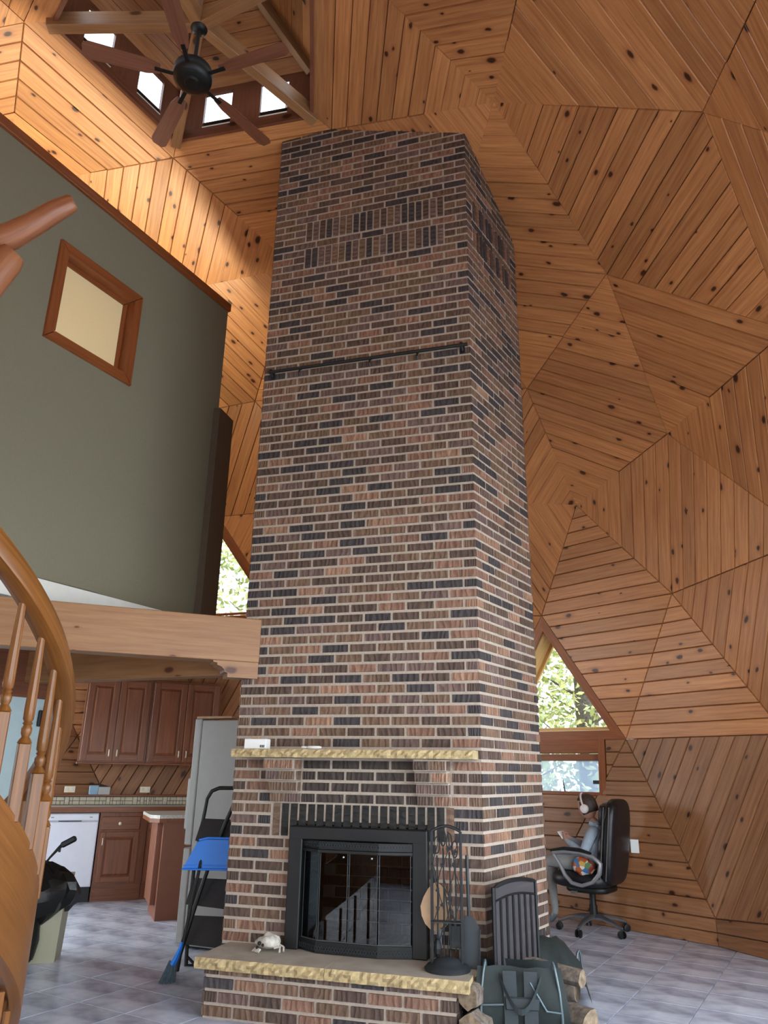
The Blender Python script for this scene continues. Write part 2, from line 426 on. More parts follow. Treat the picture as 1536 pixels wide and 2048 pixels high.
WIN_RIGHT, WIN_LEFT, WIN_KITCHEN = tri('JPG'), tri('bEB'), tri('SXH')
WIN_LOW = tri('GPO')
def is_glazed(f):
    c = fcen(f); s = frozenset(f)
    if s in (WIN_RIGHT, WIN_LEFT, WIN_KITCHEN): return True
    if c.x < -5.5 and 3.2 < c.z < 3.6 and 2.6 < c.y < 7.6: return True   # loft windows behind the green wall
    a = math.degrees(math.atan2(c.x, c.y))
    if c.x > 1.5 and c.y < 4.4 and .5 < c.z < 2.9 and not any(inframe(W[i], 120) for i in f): return True
    if c.x < -4.4 and 5.6 < c.y < 8.4 and .8 < c.z < 2.3 and s != WIN_KITCHEN: return True     # kitchen windows, hidden by the stair and lower wall
    return c.y < 1.2 and c.z < 3.3 and (c.z > .6)                    # the big glazed bay behind the photographer
glazed = [f for f in FACES if is_glazed(f)]
CUP_T = .18                                                         # the cupola opening starts 18 % up the five top struts

# shell: one closed skin behind the boards
shell = MB()
for f in FACES:
    if f in glazed or frozenset(f) == WIN_LOW: continue
    n = fnorm(f); q = [W[i]-n*.004 for i in f]
    if APEX in f:
        o_ = [i for i in f if i != APEX]; A_ = W[APEX]
        q = [W[o_[0]], W[o_[1]], W[o_[1]].lerp(A_, CUP_T), W[o_[0]].lerp(A_, CUP_T)]; q = [p-n*.004 for p in q]
        shell.poly(q); shell.poly([p-n*.12 for p in q]); continue
    shell.poly(q if (q[1]-q[0]).cross(q[2]-q[0]).dot(n) > 0 else q[::-1])
    shell.poly([DC+(W[i]-DC)*1.03 for i in (f if (q[1]-q[0]).cross(q[2]-q[0]).dot(n) < 0 else f[::-1])])
ceil_o = shell.build('ceiling', SHELL, kind='structure')
# boards
wall_r = bpy.data.objects.new('wall_right', None); C.objects.link(wall_r); PW['wall_right'] = Matrix.Identity(4); wall_r['kind'] = 'structure'
wall_b = bpy.data.objects.new('wall_back', None); C.objects.link(wall_b); PW['wall_back'] = Matrix.Identity(4); wall_b['kind'] = 'structure'
PWID = .137
boards = {'ceiling': [], 'wall_right': [], 'wall_back': []}
def board_facet(poly, n, d, owner, mat, width=PWID, start=None):
    d = (d-n*d.dot(n)).normalized(); t = n.cross(d).normalized()
    lo = min(p.dot(t) for p in poly); hi = max(p.dot(t) for p in poly)
    k = max(1, round((hi-lo)/width)); wd = (hi-lo)/k
    for i in range(k):
        a, b = lo+i*wd, lo+(i+1)*wd
        q = clip(clip(list(poly), t*a, t), t*b, -t)
        if len(q) < 3: continue
        nn = Vector()
        for x in range(len(q)): nn += (q[x]-q[0]).cross(q[(x+1) % len(q)]-q[0])
        if nn.dot(n) < 0: q.reverse()
        q = inset(q, n, .0013)
        if len(q) < 3: continue
        area = sum(((q[x]-q[0]).cross(q[(x+1) % len(q)]-q[0])).length for x in range(1, len(q)-1))/2
        if area < .0015: continue
        boards[owner].append((area, q, n, d, mat))
for f in FACES:
    s = frozenset(f)
    if f in glazed or s == WIN_LOW: continue
    n = fnorm(f); c = fcen(f); P = [W[i] for i in f]
    e = DIRS.get(s)
    if APEX in f:
        o_ = [i for i in f if i != APEX]; A_ = W[APEX]
        P = [W[o_[0]], W[o_[1]], W[o_[1]].lerp(A_, CUP_T), W[o_[0]].lerp(A_, CUP_T)]; e = tuple(o_)
    if e is None:
        e = min(((f[0], f[1]), (f[1], f[2]), (f[0], f[2])), key=lambda k: abs(W[k[0]].z-W[k[1]].z))
    vis = any(inframe(p, 250) for p in P+[c])
    own = 'ceiling' if c.z > 3.75 else ('wall_right' if c.x > .2 else 'wall_back')
    if not vis: own = 'hidden_'+own
    boards.setdefault(own, [])
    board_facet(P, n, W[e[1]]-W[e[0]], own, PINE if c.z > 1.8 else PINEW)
# the low triangle beside the chimney is boarded to the right of a square window
JAMB = None
def low_panel():
    global JAMB
    f = [f for f in FACES if frozenset(f) == WIN_LOW][0]; n = fnorm(f)
    G_, P_, O_ = W[v['G']], W[v['P']], W[v['O']]
    hd = (P_-G_).normalized(); up = hd.cross(n); up = up if up.z > 0 else -up
    jx = (P_-V(0, 0, 0)).dot(hd)-.30                         # inner side of the right jamb
    zb = (P_).dot(up)-.50                                     # sill line, measured down the slope from the top edge
    JAMB = (hd, up, n, jx, zb, G_, P_)
    board_facet(clip([G_, P_, O_], hd*(jx+.075), hd), n, hd, 'wall_right', PINEW)
    board_facet(clip(clip([G_, P_, O_], hd*(jx+.075), -hd), up*(zb-.04), -up), n, hd, 'wall_right', PINEW)
    b = MB()
    for q in (clip([G_, P_, O_], hd*(jx+.06), hd), clip(clip([G_, P_, O_], hd*(jx+.06), -hd), up*(zb-.03), -up)):
        b.prism([p-n*.06 for p in q], n, .056)
    b.build('board_backing', SHELL, wall_r)
low_panel()
for own, L in boards.items():
    hid = own.startswith('hidden_'); par = {'ceiling': ceil_o, 'wall_right': wall_r, 'wall_back': wall_b}[own.replace('hidden_', '')]
    L.sort(key=lambda t: -t[0]/max(1, (t[1][0]-V(0, 0, H)).length)**2)
    rest = MB(); rm = {}
    for i, (area, q, n, d, mt) in enumerate(L):
        if not hid and i < 300:
            b = MB(); b.prism(q, n, .012, 0, d, bev=.006); b.build('plank', mt, par)
        else:
            rest.prism(q, n, .013, 0 if mt is PINE else 1, d)
    if rest.f: rest.build('boards_beyond_view' if hid else 'small_boards', [PINE, PINEW], par, kind='stuff')
# low riser wall under the dome down to the floor
ring = sorted({i for f in FACES for i in f if U[i].z < -.24}, key=lambda i: math.atan2(W[i].y-DC.y, W[i].x-DC.x))
for k, i in enumerate(ring):
    a, b_ = W[i], W[ring[(k+1) % len(ring)]]
    if a.y < 1.6 and b_.y < 1.6 and a.z < .6:
        pass
    n = (b_-a).cross(V(0, 0, 1)).normalized(); n = n if n.dot(DC-a) > 0 else -n
    own = wall_r if (a.x+b_.x) > .4 else wall_b
    m = MB(); m.prism([a-n*.03, b_-n*.03, V(b_.x, b_.y, -.02)-n*.03, V(a.x, a.y, -.02)-n*.03], n, .028); m.build('riser_backing', SHELL, own)
    for lo, hi in ((0, .5), (.5, 1)):
        q = [V(a.x, a.y, a.z*lo), V(b_.x, b_.y, b_.z*lo), V(b_.x, b_.y, b_.z*hi), V(a.x, a.y, a.z*hi)]
        m = MB(); m.prism(inset(q, n, .002) if (q[1]-q[0]).cross(q[2]-q[0]).dot(n) > 0 else inset(q[::-1], n, .002), n, .013, 0, b_-a, bev=.003)
        m.build('plank', PINEW, own)

# glazed facets: reveal, frame, pane
wn = [0]
def dome_window(f, depth=.06, fw=.07, lining=None, bars=0):
    wn[0] += 1
    root = bpy.data.objects.new('window_%d' % wn[0], None); C.objects.link(root); PW[root.name] = Matrix.Identity(4); root['kind'] = 'structure'
    n = fnorm(f); P = [W[i] for i in f]
    if (P[1]-P[0]).cross(P[2]-P[0]).dot(n) < 0: P.reverse()
    I = inset(P, n, fw)
    for i in range(3):
        j = (i+1) % 3; a, b, c, d = P[i], P[j], I[j], I[i]
        m = MB(); m.prism([p-n*.03 for p in (a, b, c, d)], n, .045, 0, b-a); m.build('casing', TRIM, root)
        if depth > .1:
            k = max(1, int(depth/.1))
            for q in range(k):
                o1, o2 = -n*(.03+(depth-.03)*q/k), -n*(.03+(depth-.03)*(q+1)/k-.003)
                m = MB(); m.prism([d+o1, c+o1, c+o2, d+o2], (d-c).cross(n)*-1 if ((d-c).cross(n)).dot(sum(P, Vector())/3-d) < 0 else (d-c).cross(n), -.02, 0, c-d); m.build('reveal_board', lining or PINE, root)
    I2 = inset(I, n, .03)
    for i in range(3):
        j = (i+1) % 3
        m = MB(); m.prism([p-n*(depth+.03) for p in (I[i], I[j], I2[j], I2[i])], n, .04, 0, I[j]-I[i]); m.build('sash', lining or TRIM, root)
    m = MB(); m.poly([p-n*(depth+.012) for p in I2]); m.build('pane', GLASS, root)
    c = sum(P, Vector())/3
    if c.x > .8 and c.y < 4.6: window_light(c-n*(depth+.06), n, 1.3, 1.2, BAY_W*2.2, (.78, .90, 1))
    elif c.x < -4.4 and 5.6 < c.y < 8.4 and c.z < 2.3: window_light(c-n*(depth+.06), n, 1.3, 1.2, BAY_W*10, (.86, .96, 1))
    elif c.y < 1.5: window_light(c-n*(depth+.06), n, 1.3, 1.2, BAY_W*.42, (.95, .97, 1))
    elif c.z > 2.6 and c.x < -4.8: window_light(c-n*(depth+.06), n, 1.3, 1.2, LOFT_W, (1, .94, .72))
    else: portal(c-n*(depth+.05), n, 1.9, 1.7)
    return root
SCREEN, _t, _b = newmat('insect_screen'); _t.nodes.remove(_b)
_tr = N(_t, 'BsdfTransparent'); _tl = N(_t, 'BsdfTranslucent'); _tl.inputs[0].default_value = lin('b8cbe6'); _mx = N(_t, 'MixShader'); _mx.inputs[0].default_value = .6
_t.links.new(_tr.outputs[0], _mx.inputs[1]); _t.links.new(_tl.outputs[0], _mx.inputs[2]); _t.links.new(_mx.outputs[0], _t.nodes['Material Output'].inputs[0])
LIT_PINE = wood('sunlit_pine_reveal', 'b98a4a', 'e0b87a', knots=0)  # paler copy of the pine: daylight on the reveal is put into its colour
for f in glazed:
    s = frozenset(f)
    if s == WIN_RIGHT: dome_window(f, .32, .09, LIT_PINE)
    elif s == WIN_LEFT: dome_window(f, .06, .09)
    else: dome_window(f)
# square window low beside the chimney
def low_window():
    hd, up, n, jx, zb, G_, P_ = JAMB
    wn[0] += 1
    root = bpy.data.objects.new('window_%d' % wn[0], None); C.objects.link(root); PW[root.name] = Matrix.Identity(4); root['kind'] = 'structure'
    o = P_-hd*P_.dot(hd)-up*P_.dot(up); top = P_.dot(up)
    def q(a, b, z): return o+hd*a+up*b+n*z
    x0, x1 = jx-1.1, jx
    def bar(nm, a0, a1, b0, b1, z0, z1, mt=TRIM):
        m = MB(); m.prism([q(a0, b0, z0), q(a1, b0, z0), q(a1, b1, z0), q(a0, b1, z0)], n, z1-z0, 0, hd if a1-a0 > b1-b0 else up); m.build(nm, mt, root)
    bar('jamb', x1, x1+.07, zb-.04, top, -.1, .02); bar('head', x0, x1, top-.13, top, -.06, .012); bar('sill', x0, x1, zb-.04, zb-.01, -.1, .02)
    bar('sash', x0, x1, top-.20, top-.135, -.1, -.05); bar('sash', x1-.012, x1, zb-.01, top-.2, -.1, -.05)
    m = MB(); m.poly([q(x0, zb-.01, -.08), q(x1, zb-.01, -.08), q(x1, top-.2, -.08), q(x0, top-.2, -.08)]); m.build('pane', GLASS, root)
    m = MB(); m.poly([q(x0, zb-.01, -.09), q(x1, zb-.01, -.09), q(x1, top-.2, -.09), q(x0, top-.2, -.09)]); m.build('insect_screen', SCREEN, root)
    m = MB(); m.prism([q(x1-.11, zb+.075, -.079), q(x1-.035, zb+.075, -.079), q(x1-.035, zb+.11, -.079), q(x1-.11, zb+.11, -.079)], n, .002); m.build('sticker', CHAR, root)
    st = MB(); st.tube([q(x1-.40, zb-.008, -.03), q(x1-.415, zb+.06, -.035), q(x1-.42, zb+.11, -.03)], [.008, .006, .003], 6)
    tag(st.build('plant_stake', CHAR), 'thin dark stick standing on the sill of the square window', 'stick')
    portal(q(x1-.4, (zb+top)/2, -.12), n, .9, .5)
low_window()

# ---------------------------------------------------------------- cupola over the apex
cup = bpy.data.objects.new('trim_1', None); C.objects.link(cup); PW['trim_1'] = Matrix.Identity(4); cup['kind'] = 'structure'
A_ = W[APEX]
tops = [i for i in {i for f in FACES if APEX in f for i in f} if i != APEX]
tops.sort(key=lambda i: math.atan2(W[i].y-A_.y, W[i].x-A_.x))
CO = [W[i].lerp(A_, CUP_T) for i in tops]; CW = .5; RA = A_+V(0, 0, 1.15)
for k in range(5):
    a, b_ = CO[k], CO[(k+1) % 5]; n = (b_-a).cross(V(0, 0, 1)).normalized(); n = n if n.dot(A_-a) > 0 else -n
    L = (b_-a).length; d = (b_-a)/L; up = V(0, 0, 1)
    def Q(s_, z_, o_=0): return a+d*s_+up*z_+n*o_
    def band(nm, s0, s1, z0, z1, mt=DARKW, o0=-.03, o1=0.0, par=cup):
        m = MB(); m.prism([Q(s0, z0, o0), Q(s1, z0, o0), Q(s1, z1, o0), Q(s0, z1, o0)], n, o1-o0, 0, d if s1-s0 > z1-z0 else up); m.build(nm, mt, par)
    band('wall_board', 0, L, -.05, .05); band('wall_board', 0, L, .44, CW)
    ws = [(.22, L*.38), (L*.60, L-.24)]
    edges = [0, ws[0][0], ws[0][1], ws[1][0], ws[1][1], L]
    for i in (0, 2, 4): band('wall_board', edges[i], edges[i+1], .05, .44)
    for s0, s1 in ws:
        m = MB(); m.poly([Q(s0, .05, -.015), Q(s1, .05, -.015), Q(s1, .44, -.015), Q(s0, .44, -.015)]); m.build('pane', GLASS, cup)
        band('sill', s0, s1, .045, .055, WHITE, -.05, .004)
    # roof boards
    n2 = (b_-a).cross(RA-a).normalized(); n2 = n2 if n2.z < 0 else -n2
    p0, p1 = Q(0, CW), Q(L, CW)
    sh = MB(); sh.poly([p0-n2*.02, p1-n2*.02, RA-n2*.02]); sh.build('roof_backing', SHELL, cup)
    for i in range(9):
        f0, f1 = i/9, (i+1)/9-.004
        q = [p0.lerp(RA, f0), p1.lerp(RA, f0), p1.lerp(RA, f1), p0.lerp(RA, f1)]
        if (q[1]-q[0]).cross(q[2]-q[0]).dot(n2) < 0: q.reverse()
        m = MB(); m.prism([p-n2*.015 for p in q], n2, .013, 0, d); m.build('roof_board', PINE, cup)
    # rafter of the cupola roof and the strut of the dome under it
    for nm, p, q, wd, ht, mt in (('rafter', Q(0, CW-.02), RA-V(0, 0, .1), .06, .11, CEDAR), ('strut', CO[k]+(CO[k]-A_)*.06, A_+V(0, 0, .02), .085, .14, CEDAR)):
        t = (q-p).normalized(); sd = t.cross(V(0, 0, 1)).normalized(); u_ = sd.cross(t)
        m = MB(); m.box((p+q)/2-u_*.02, ((q-p).length, wd, ht), mat3(t, sd, u_), 0, .004); m.build(nm, mt, cup)
portal(RA+V(0, 0, 0), V(0, 0, -1), .1, .1) if False else None

# ---------------------------------------------------------------- floor tiles
FLOORT, ft, fb = newmat('slate_grey_tile')
_tc = N(ft, 'TexCoord').outputs['Object']
_n1 = noise(ft, mapv(ft, _tc, (2.2, 3.6, 1)), 1.2, 3, .55); _n2 = noise(ft, _tc, 14, 3)
_oi = N(ft, 'ObjectInfo').outputs['Random']
ft.links.new(ramp(ft, mathn(ft, 'ADD', mathn(ft, 'ADD', mathn(ft, 'MULTIPLY', _n1, .8), mathn(ft, 'MULTIPLY', _n2, .14)), mathn(ft, 'MULTIPLY', _oi, .06)),
     [(.36, lin('8d93a3')), (.5, lin('b4bac9')), (.64, lin('ced4e2'))]), fb.inputs['Base Color'])
fb.inputs['Roughness'].default_value = .27; bump(ft, fb, _n2, .08, .002)
GROUT = flat('grey_grout', '5e5c60', .9)
fl = MB()
fl.poly([V(-9, -4, -.012), V(7, -4, -.012), V(7, 12, -.012), V(-9, 12, -.012)]); fl.poly([V(-9, -4, -.2), V(-9, 12, -.2), V(7, 12, -.2), V(7, -4, -.2)])
floor = struct('floor', fl, GROUT)
TS = .395; tu, tv = azv(121), azv(31); t0 = V(1.814, 5.761, 0)
tm = MB(); g = .0035; hh = TS/2-g
tm.poly([(-hh, -hh, 0), (hh, -hh, 0), (hh, hh, 0), (-hh, hh, 0)])
for x, y in ((-1, -1), (1, -1), (1, 1), (-1, 1)):
    x2, y2 = -y, x
    tm.poly([(x*(hh), y*(hh), 0), (x*(hh+.002), y*(hh+.002), -.012), (x2*(hh+.002), y2*(hh+.002), -.012), (x2*hh, y2*hh, 0)])
tile_me = tm.mesh('tile', FLOORT); rest = MB(); nt_ = 0
RT = mat3(-tv*-1, tu*-1, V(0, 0, 1)).to_4x4() if False else mat3(tu, tv*1, tu.cross(tv)).to_4x4()
if tu.cross(tv).z < 0: RT = mat3(tv, tu, V(0, 0, 1)).to_4x4()
cand = []
for i in range(-26, 16):
    for j in range(-26, 20):
        c = t0+tu*((i+.5)*TS)+tv*((j+.5)*TS)
        if (V(c.x, c.y, 0)-V(DC.x, DC.y, 0)).length > 5.6: continue
        cand.append((c.length, c))
cand.sort(key=lambda t: t[0])
for d, c in cand:
    if nt_ < 290 and c.y > 3 and inframe(c, 40):
        o = bpy.data.objects.new('tile', tile_me); link(o, floor); o.matrix_local = Matrix.Translation(c)@RT; nt_ += 1
        o.matrix_parent_inverse = Matrix.Identity(4)
    else: rest.add(tm, Matrix.Translation(c)@RT)
rest.build('tiles_out_of_view', FLOORT, floor, kind='stuff')

# ---------------------------------------------------------------- brick chimney
FA = 106.62; e1 = azv(FA); n1 = V(e1.y, -e1.x, 0); CC = V(.626, 4.822, 0)      # right front corner; s runs along the front (negative to the left)
e2 = azv(33.6); n2 = V(e2.y, -e2.x, 0); FW, RW = 1.68, .96
def F(s, z, o=0.0): return CC+e1*s+n1*o+V(0, 0, z)
def G2(t, z, o=0.0): return CC+e2*t+n2*o+V(0, 0, z)
BH, ZB = .0684, .305-4*.0684
CL = CC-e1*FW; e3 = azv(FA-108-.0+180-180) ; e3 = azv(-2.0)
foot = [CL, CC, CC+e2*RW, CL+azv(0)*RW*1.06]
chim = thing('brick_chimney', 'tall dark brown brick chimney with two soldier courses rising to the timber ceiling', 'chimney', (CC+foot[3])/2)
m = MB(); ins = .007
cen = sum(foot, Vector())/4
F0 = inset(foot if (foot[1]-foot[0]).cross(foot[2]-foot[0]).z > 0 else foot[::-1], V(0, 0, 1), .0052)
m.prism([p+V(0, 0, 1.02) for p in F0], V(0, 0, 1), 6.3)
ol, orr = -1.235, -.335                                           # firebox opening
fb_d = .55
def cut(p, s0, s1, d=None):
    q = clip(clip(list(F0), F(s0, 0), e1), F(s1, 0), -e1)
    return q
m.prism([p+V(0, 0, 0) for p in cut(F0, -5, ol)], V(0, 0, 1), 1.02); m.prism([p for p in cut(F0, orr, 5)], V(0, 0, 1), 1.02)
m.prism(clip(cut(F0, ol, orr), F(0, 0, -fb_d), -n1), V(0, 0, 1), 1.02); m.prism(cut(F0, ol, orr), V(0, 0, 1), .29)
m.build('mortar', MORTAR, chim)
fbx = MB()
for k in range(10):
    z = .31+k*BH*1.0
    for i in range(5):
        s0 = ol+.02+(i+(k % 2)*.5)*.19
        if s0+.18 < orr: fbx.box(F(s0+.09, z+.03, -fb_d+.01), (.18, .02, .058), mat3(e1, n1, V(0, 0, 1)))
fbx.build('firebox_lining', SOOT, chim, kind='stuff')

def brick_mb(L, Hh, dep, jit, seed):
    rr = random.Random(seed); b = MB(); nx, nz, c = 4, 2, .004
    P = [[(-L/2+c+(L-2*c)*i/nx+(0 if i in (0, nx) else rr.uniform(-.006, .006)), rr.uniform(-jit, jit*.4), -Hh/2+c+(Hh-2*c)*j/nz) for j in range(nz+1)] for i in range(nx+1)]
    b.grid(P, flip=False)
    b.uv = [[(b.v[i][0], b.v[i][2]) for i in f] for f in b.f]
    edge = [P[i][0] for i in range(nx+1)]+[P[nx][j] for j in range(1, nz+1)]+[P[i][nz] for i in range(nx-1, -1, -1)]+[P[0][j] for j in range(nz-1, 0, -1)]
    ex = lambda p: ((-L/2 if p[0] < -L/2+c*1.5 else (L/2 if p[0] > L/2-c*1.5 else p[0])), 0, (-Hh/2 if p[2] < -Hh/2+c*1.5 else (Hh/2 if p[2] > Hh/2-c*1.5 else p[2])))
    out = [tuple(Vector(ex(p))-V(0, dep, 0)) for p in edge]
    for i in range(len(edge)):
        j = (i+1) % len(edge); q = [edge[i], edge[j], out[j], out[i]]
        b.poly(q[::-1], 0, [(p[0]+p[1], p[2]+p[1]) for p in q[::-1]])
    # local y must point out of the wall: flip winding if the front faces inwards
    return b
BPROT = [brick_mb(.19, .0575, .05, .0022, s) for s in range(4)]
def fixwind(b):
    a = [Vector(b.v[i]) for i in b.f[0]]
    if (a[1]-a[0]).cross(a[2]-a[0]).y < 0:
        b.f = [f[::-1] for f in b.f]; b.uv = [u[::-1] for u in b.uv]
for b in BPROT: fixwind(b)
BME = {}
def bmesh_for(k, c):
    if (k, c) not in BME: BME[k, c] = BPROT[k].mesh('brick', (BRICKS+[SOOT, SOOT_SHADE])[c])
    return BME[k, c]
def pick(z=0):
    return random.choices(range(6), (24, 25, 17, 17, 12, 5))[0]
specs = []                                                        # (matrix, colour)
def add_brick(store, c, ax, nn, Ls, Hs=.0575, col=None, up=None):
    """brick centre c on the wall face, long axis ax, outward normal nn"""
    up = up or V(0, 0, 1)
    jn = random.uniform(-.001, .002)
    Mx = mat3(ax, nn, up).to_4x4(); Mx.translation = Vector(c)+nn*jn
    Mx = Mx@Matrix.Diagonal((Ls/.19, 1, Hs/.0575, 1))
    store.append((Mx, pick() if col is None else col))
axf = -e1 if mat3(e1, n1, V(0, 0, 1)).determinant() < 0 else e1
axr = -e2 if mat3(e2, n2, V(0, 0, 1)).determinant() < 0 else e2
SOLD_F = [(5.574, 5.774), (5.300, 5.500)]
def blocked(s0, s1, z0, z1):
    out = []
    if z1 > 1.4 and z0 < 1.455: pass
    return out
def row(store, P, nn, ax, width, z, k, excl, par):
    """one course of stretchers from 0 to width; P(s, z) gives points; excl: intervals left out"""
    edges = []
    s = -.1 if (k+par) % 2 else -.198
    pos = []
    x = .0
    first = .092 if (k+par) % 2 else .192
    cuts = [0, first]
    while cuts[-1]+.2 < width-.03: cuts.append(cuts[-1]+.2)
    if width-cuts[-1] > .005: cuts.append(width)
    for a, b in zip(cuts, cuts[1:]):
        iv = [(a+.005 if a > 0 else a, b-.005 if b < width else b)]
        for x0, x1 in excl:
            nv = []
            for p, q in iv:
                if q <= x0 or p >= x1: nv.append((p, q)); continue
                if p < x0-.02: nv.append((p, x0-.005))
                if q > x1+.02: nv.append((x1+.005, q))
            iv = nv
        for p, q in iv:
            if q-p < .02: continue
            c = P((p+q)/2, z+BH/2-.003)
            cl_ = None
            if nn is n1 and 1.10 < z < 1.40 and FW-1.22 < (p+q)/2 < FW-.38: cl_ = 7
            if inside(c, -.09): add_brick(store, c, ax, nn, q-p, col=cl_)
PF = lambda s, z, o=0.0: F(-FW+s, z, o)
nrow = int(7.2/BH)
for k in range(nrow):
    z = ZB+k*BH
    ex = []
    if k < 4: ex.append((.11, 1.58))                              # behind the hearth
    if .3 < z < 1.12: ex.append((FW-1.235-(.155 if z > .90 else 0), FW-.335+(.14 if z > .90 else 0)))
    if 1.125 < z+.01 < 1.40: ex += [(.285, .49), (1.275, 1.485)]
    for z0, z1 in SOLD_F:
        if z0 < z+BH*.5 < z1: ex.append((FW-1.385, FW-.185))
    row(specs, PF, n1, axf, FW, z, k, ex, 0)
    er = []
    for z0, z1 in SOLD_F:
        if z0 < z+BH*.5 < z1: er.append((.11, .845))
    row(specs, lambda t, z, o=0: G2(t, z, o), n2, axr, RW, z, k, er, 1)
    if k % 1 == 0:                                                # left flank, seen only from the side
        pass
for z0, z1 in SOLD_F:                                             # soldier courses near the top, front and right
    for i in range(20):
        add_brick(specs, F(-1.355+i*.06, (z0+z1)/2, .004), V(0, 0, 1), n1, z1-z0-.008, .05, random.choice((0, 3, 4, 1, 3, 4)), axf*-1)
    for i in range(12):
        add_brick(specs, G2(.14+i*.0613, (z0+z1)/2, .004), V(0, 0, 1), n2, z1-z0-.008, .05, random.choice((0, 3, 4, 2, 3)), axr*-1)
for i in range(20):                                               # sooty soldiers over the firebox
    add_brick(specs, F(-1.352+i*.0605, 1.0235, .002), V(0, 0, 1), n1, .2, .052, (1 if i < 1 or i > 18 else 6), axf*-1)
chimney_bricks = specs
def emit(store, par, limit=300, nm='brick'):
    store.sort(key=lambda t: (t[0].translation-V(0, 0, H)).length)
    r = MB(); r0 = []
    for i, (Mx, c) in enumerate(store):
        k = i % 4
        if i < limit:
            o = bpy.data.objects.new(nm, bmesh_for(k, c)); link(o, par); o.matrix_parent_inverse = Matrix.Identity(4)
            o.matrix_local = PW[par.name].inverted()@Mx; PW[o.name] = Matrix.Identity(4)
        else:
            b = MB(); b.v = BPROT[k].v; b.f = BPROT[k].f; b.uv = BPROT[k].uv; b.m = [c]*len(b.f); r.add(b, Mx)
    if r.f: r.build('upper_bricks', BRICKS+[SOOT, SOOT_SHADE], par, kind='stuff')
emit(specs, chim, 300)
ls = []; e4 = azv(0); n4 = V(-1, 0, 0); ax4 = e4 if mat3(e4, n4, V(0, 0, 1)).determinant() > 0 else -e4
for k in range(nrow): row(ls, lambda t, z, o=0: CL+e4*t+V(0, 0, z), n4, ax4, 1.0, ZB+k*BH, k, [], 1)
emit(ls, chim, 0)
# stepped corbels under the mantel
for s0, s1 in ((-1.40, -1.19), (-.405, -.195)):
    cb = MB(); st = []
    for k in range(4):
        pr = .035+.042*k; z = .305+(12+k)*BH
        cb.box(F((s0+s1)/2, z+BH/2, pr/2-.01), (s1-s0-.012, pr-.004, BH-.002), mat3(axf, n1, V(0, 0, 1)))
        for j in range(2):
            w2 = (s1-s0)/2; Mx = mat3(axf, n1, V(0, 0, 1)).to_4x4(); Mx.translation = F(s0+w2*(j+.5), z+BH/2-.003, pr)
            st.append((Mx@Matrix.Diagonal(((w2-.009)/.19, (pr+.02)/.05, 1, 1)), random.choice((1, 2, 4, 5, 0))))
    root = cb.build('corbel', MORTAR, chim)
    emit(st, root, 300)

# ---------------------------------------------------------------- stone slabs
def slab(name, P, s0, s1, o0, o1, z0, z1, parent=None, cuts=(), rough=.012):
    """split-faced stone slab; P(s, z, o)"""
    rr = random.Random(3); ns, nz = int((s1-s0)/.022), 3
    b = MB(); fr = []
    for i in range(ns+1):
        s = s0+(s1-s0)*i/ns
        fr.append([P(s, z0+(z1-z0)*j/nz, o1+(rr.uniform(-rough, rough) if 0 < j < nz else rr.uniform(-rough, 0)*.7)) for j in range(nz+1)])
    b.grid(fr, 1)
    for i in range(ns):
        a0, a1 = fr[i][nz], fr[i+1][nz]; s, t = s0+(s1-s0)*i/ns, s0+(s1-s0)*(i+1)/ns
        b.poly([P(s, z1, o0), a0, a1, P(t, z1, o0)][::1], 0, [(0, 0)]*4); b.poly([fr[i][0], P(s, z0, o0), P(t, z0, o0), fr[i+1][0]], 0)
    for i in (0, ns):
        b.poly([P(s0 if i == 0 else s1, z0, o0)]+[q for q in fr[i]]+[P(s0 if i == 0 else s1, z1, o0)], 1)
    b.poly([P(s0, z0, o0), P(s0, z1, o0), P(s1, z1, o0), P(s1, z0, o0)], 1)
    bm = bmesh.new(); me = b.mesh(name, [STONE, SPLIT]); bm.from_mesh(me); bmesh.ops.remove_doubles(bm, verts=bm.verts, dist=1e-4)
    bmesh.ops.recalc_face_normals(bm, faces=bm.faces); bm.to_mesh(me); bm.free()
    o = bpy.data.objects.new(name, me); return link(o, parent)
mant = slab('stone_mantel', F, -1.61, -.022, .002, .2, 1.402, 1.452)
tag(mant, 'long cream split-faced stone mantel shelf across the chimney above the fireplace', 'mantel')
hearth = thing('raised_hearth', 'raised brick hearth topped by a buff stone slab in front of the fireplace', 'hearth', F(-.82, 0, .2))
slab('stone_slab', F, -1.622, -.83, .002, .43, .247, .305, hearth); slab('stone_slab', F, -.826, -.03, .002, .43, .247, .305, hearth)
m = MB(); m.prism([F(-1.565, 0, .0), F(-.108, 0, .0), F(-.108, 0, .382), F(-1.565, 0, .382)], V(0, 0, 1), .246); m.build('mortar', MORTAR, hearth)
hs = []
for k in range(4):
    z = ZB+k*BH-.028
    for i in range(9):
        a = -1.575+(i-(k % 2)*.5)*.198; a, b_ = max(a, -1.575), min(a+.188, -.098)
        if b_-a > .03: add_brick(hs, F((a+b_)/2, z+BH/2, .392), axf, n1, b_-a)
    for sd, s in ((-1, -1.575), (1, -.098)):
        a_ = n1*(-sd); a_ = a_ if mat3(a_, e1*sd, V(0, 0, 1)).determinant() > 0 else -a_
        for i in range(2):
            o0 = .37-i*.198-(k % 2)*.1
            add_brick(hs, F(s, z+BH/2, max(o0-.095, .06)), a_, e1*sd, .185 if o0 > .19 else .1)
emit(hs, hearth, 300)

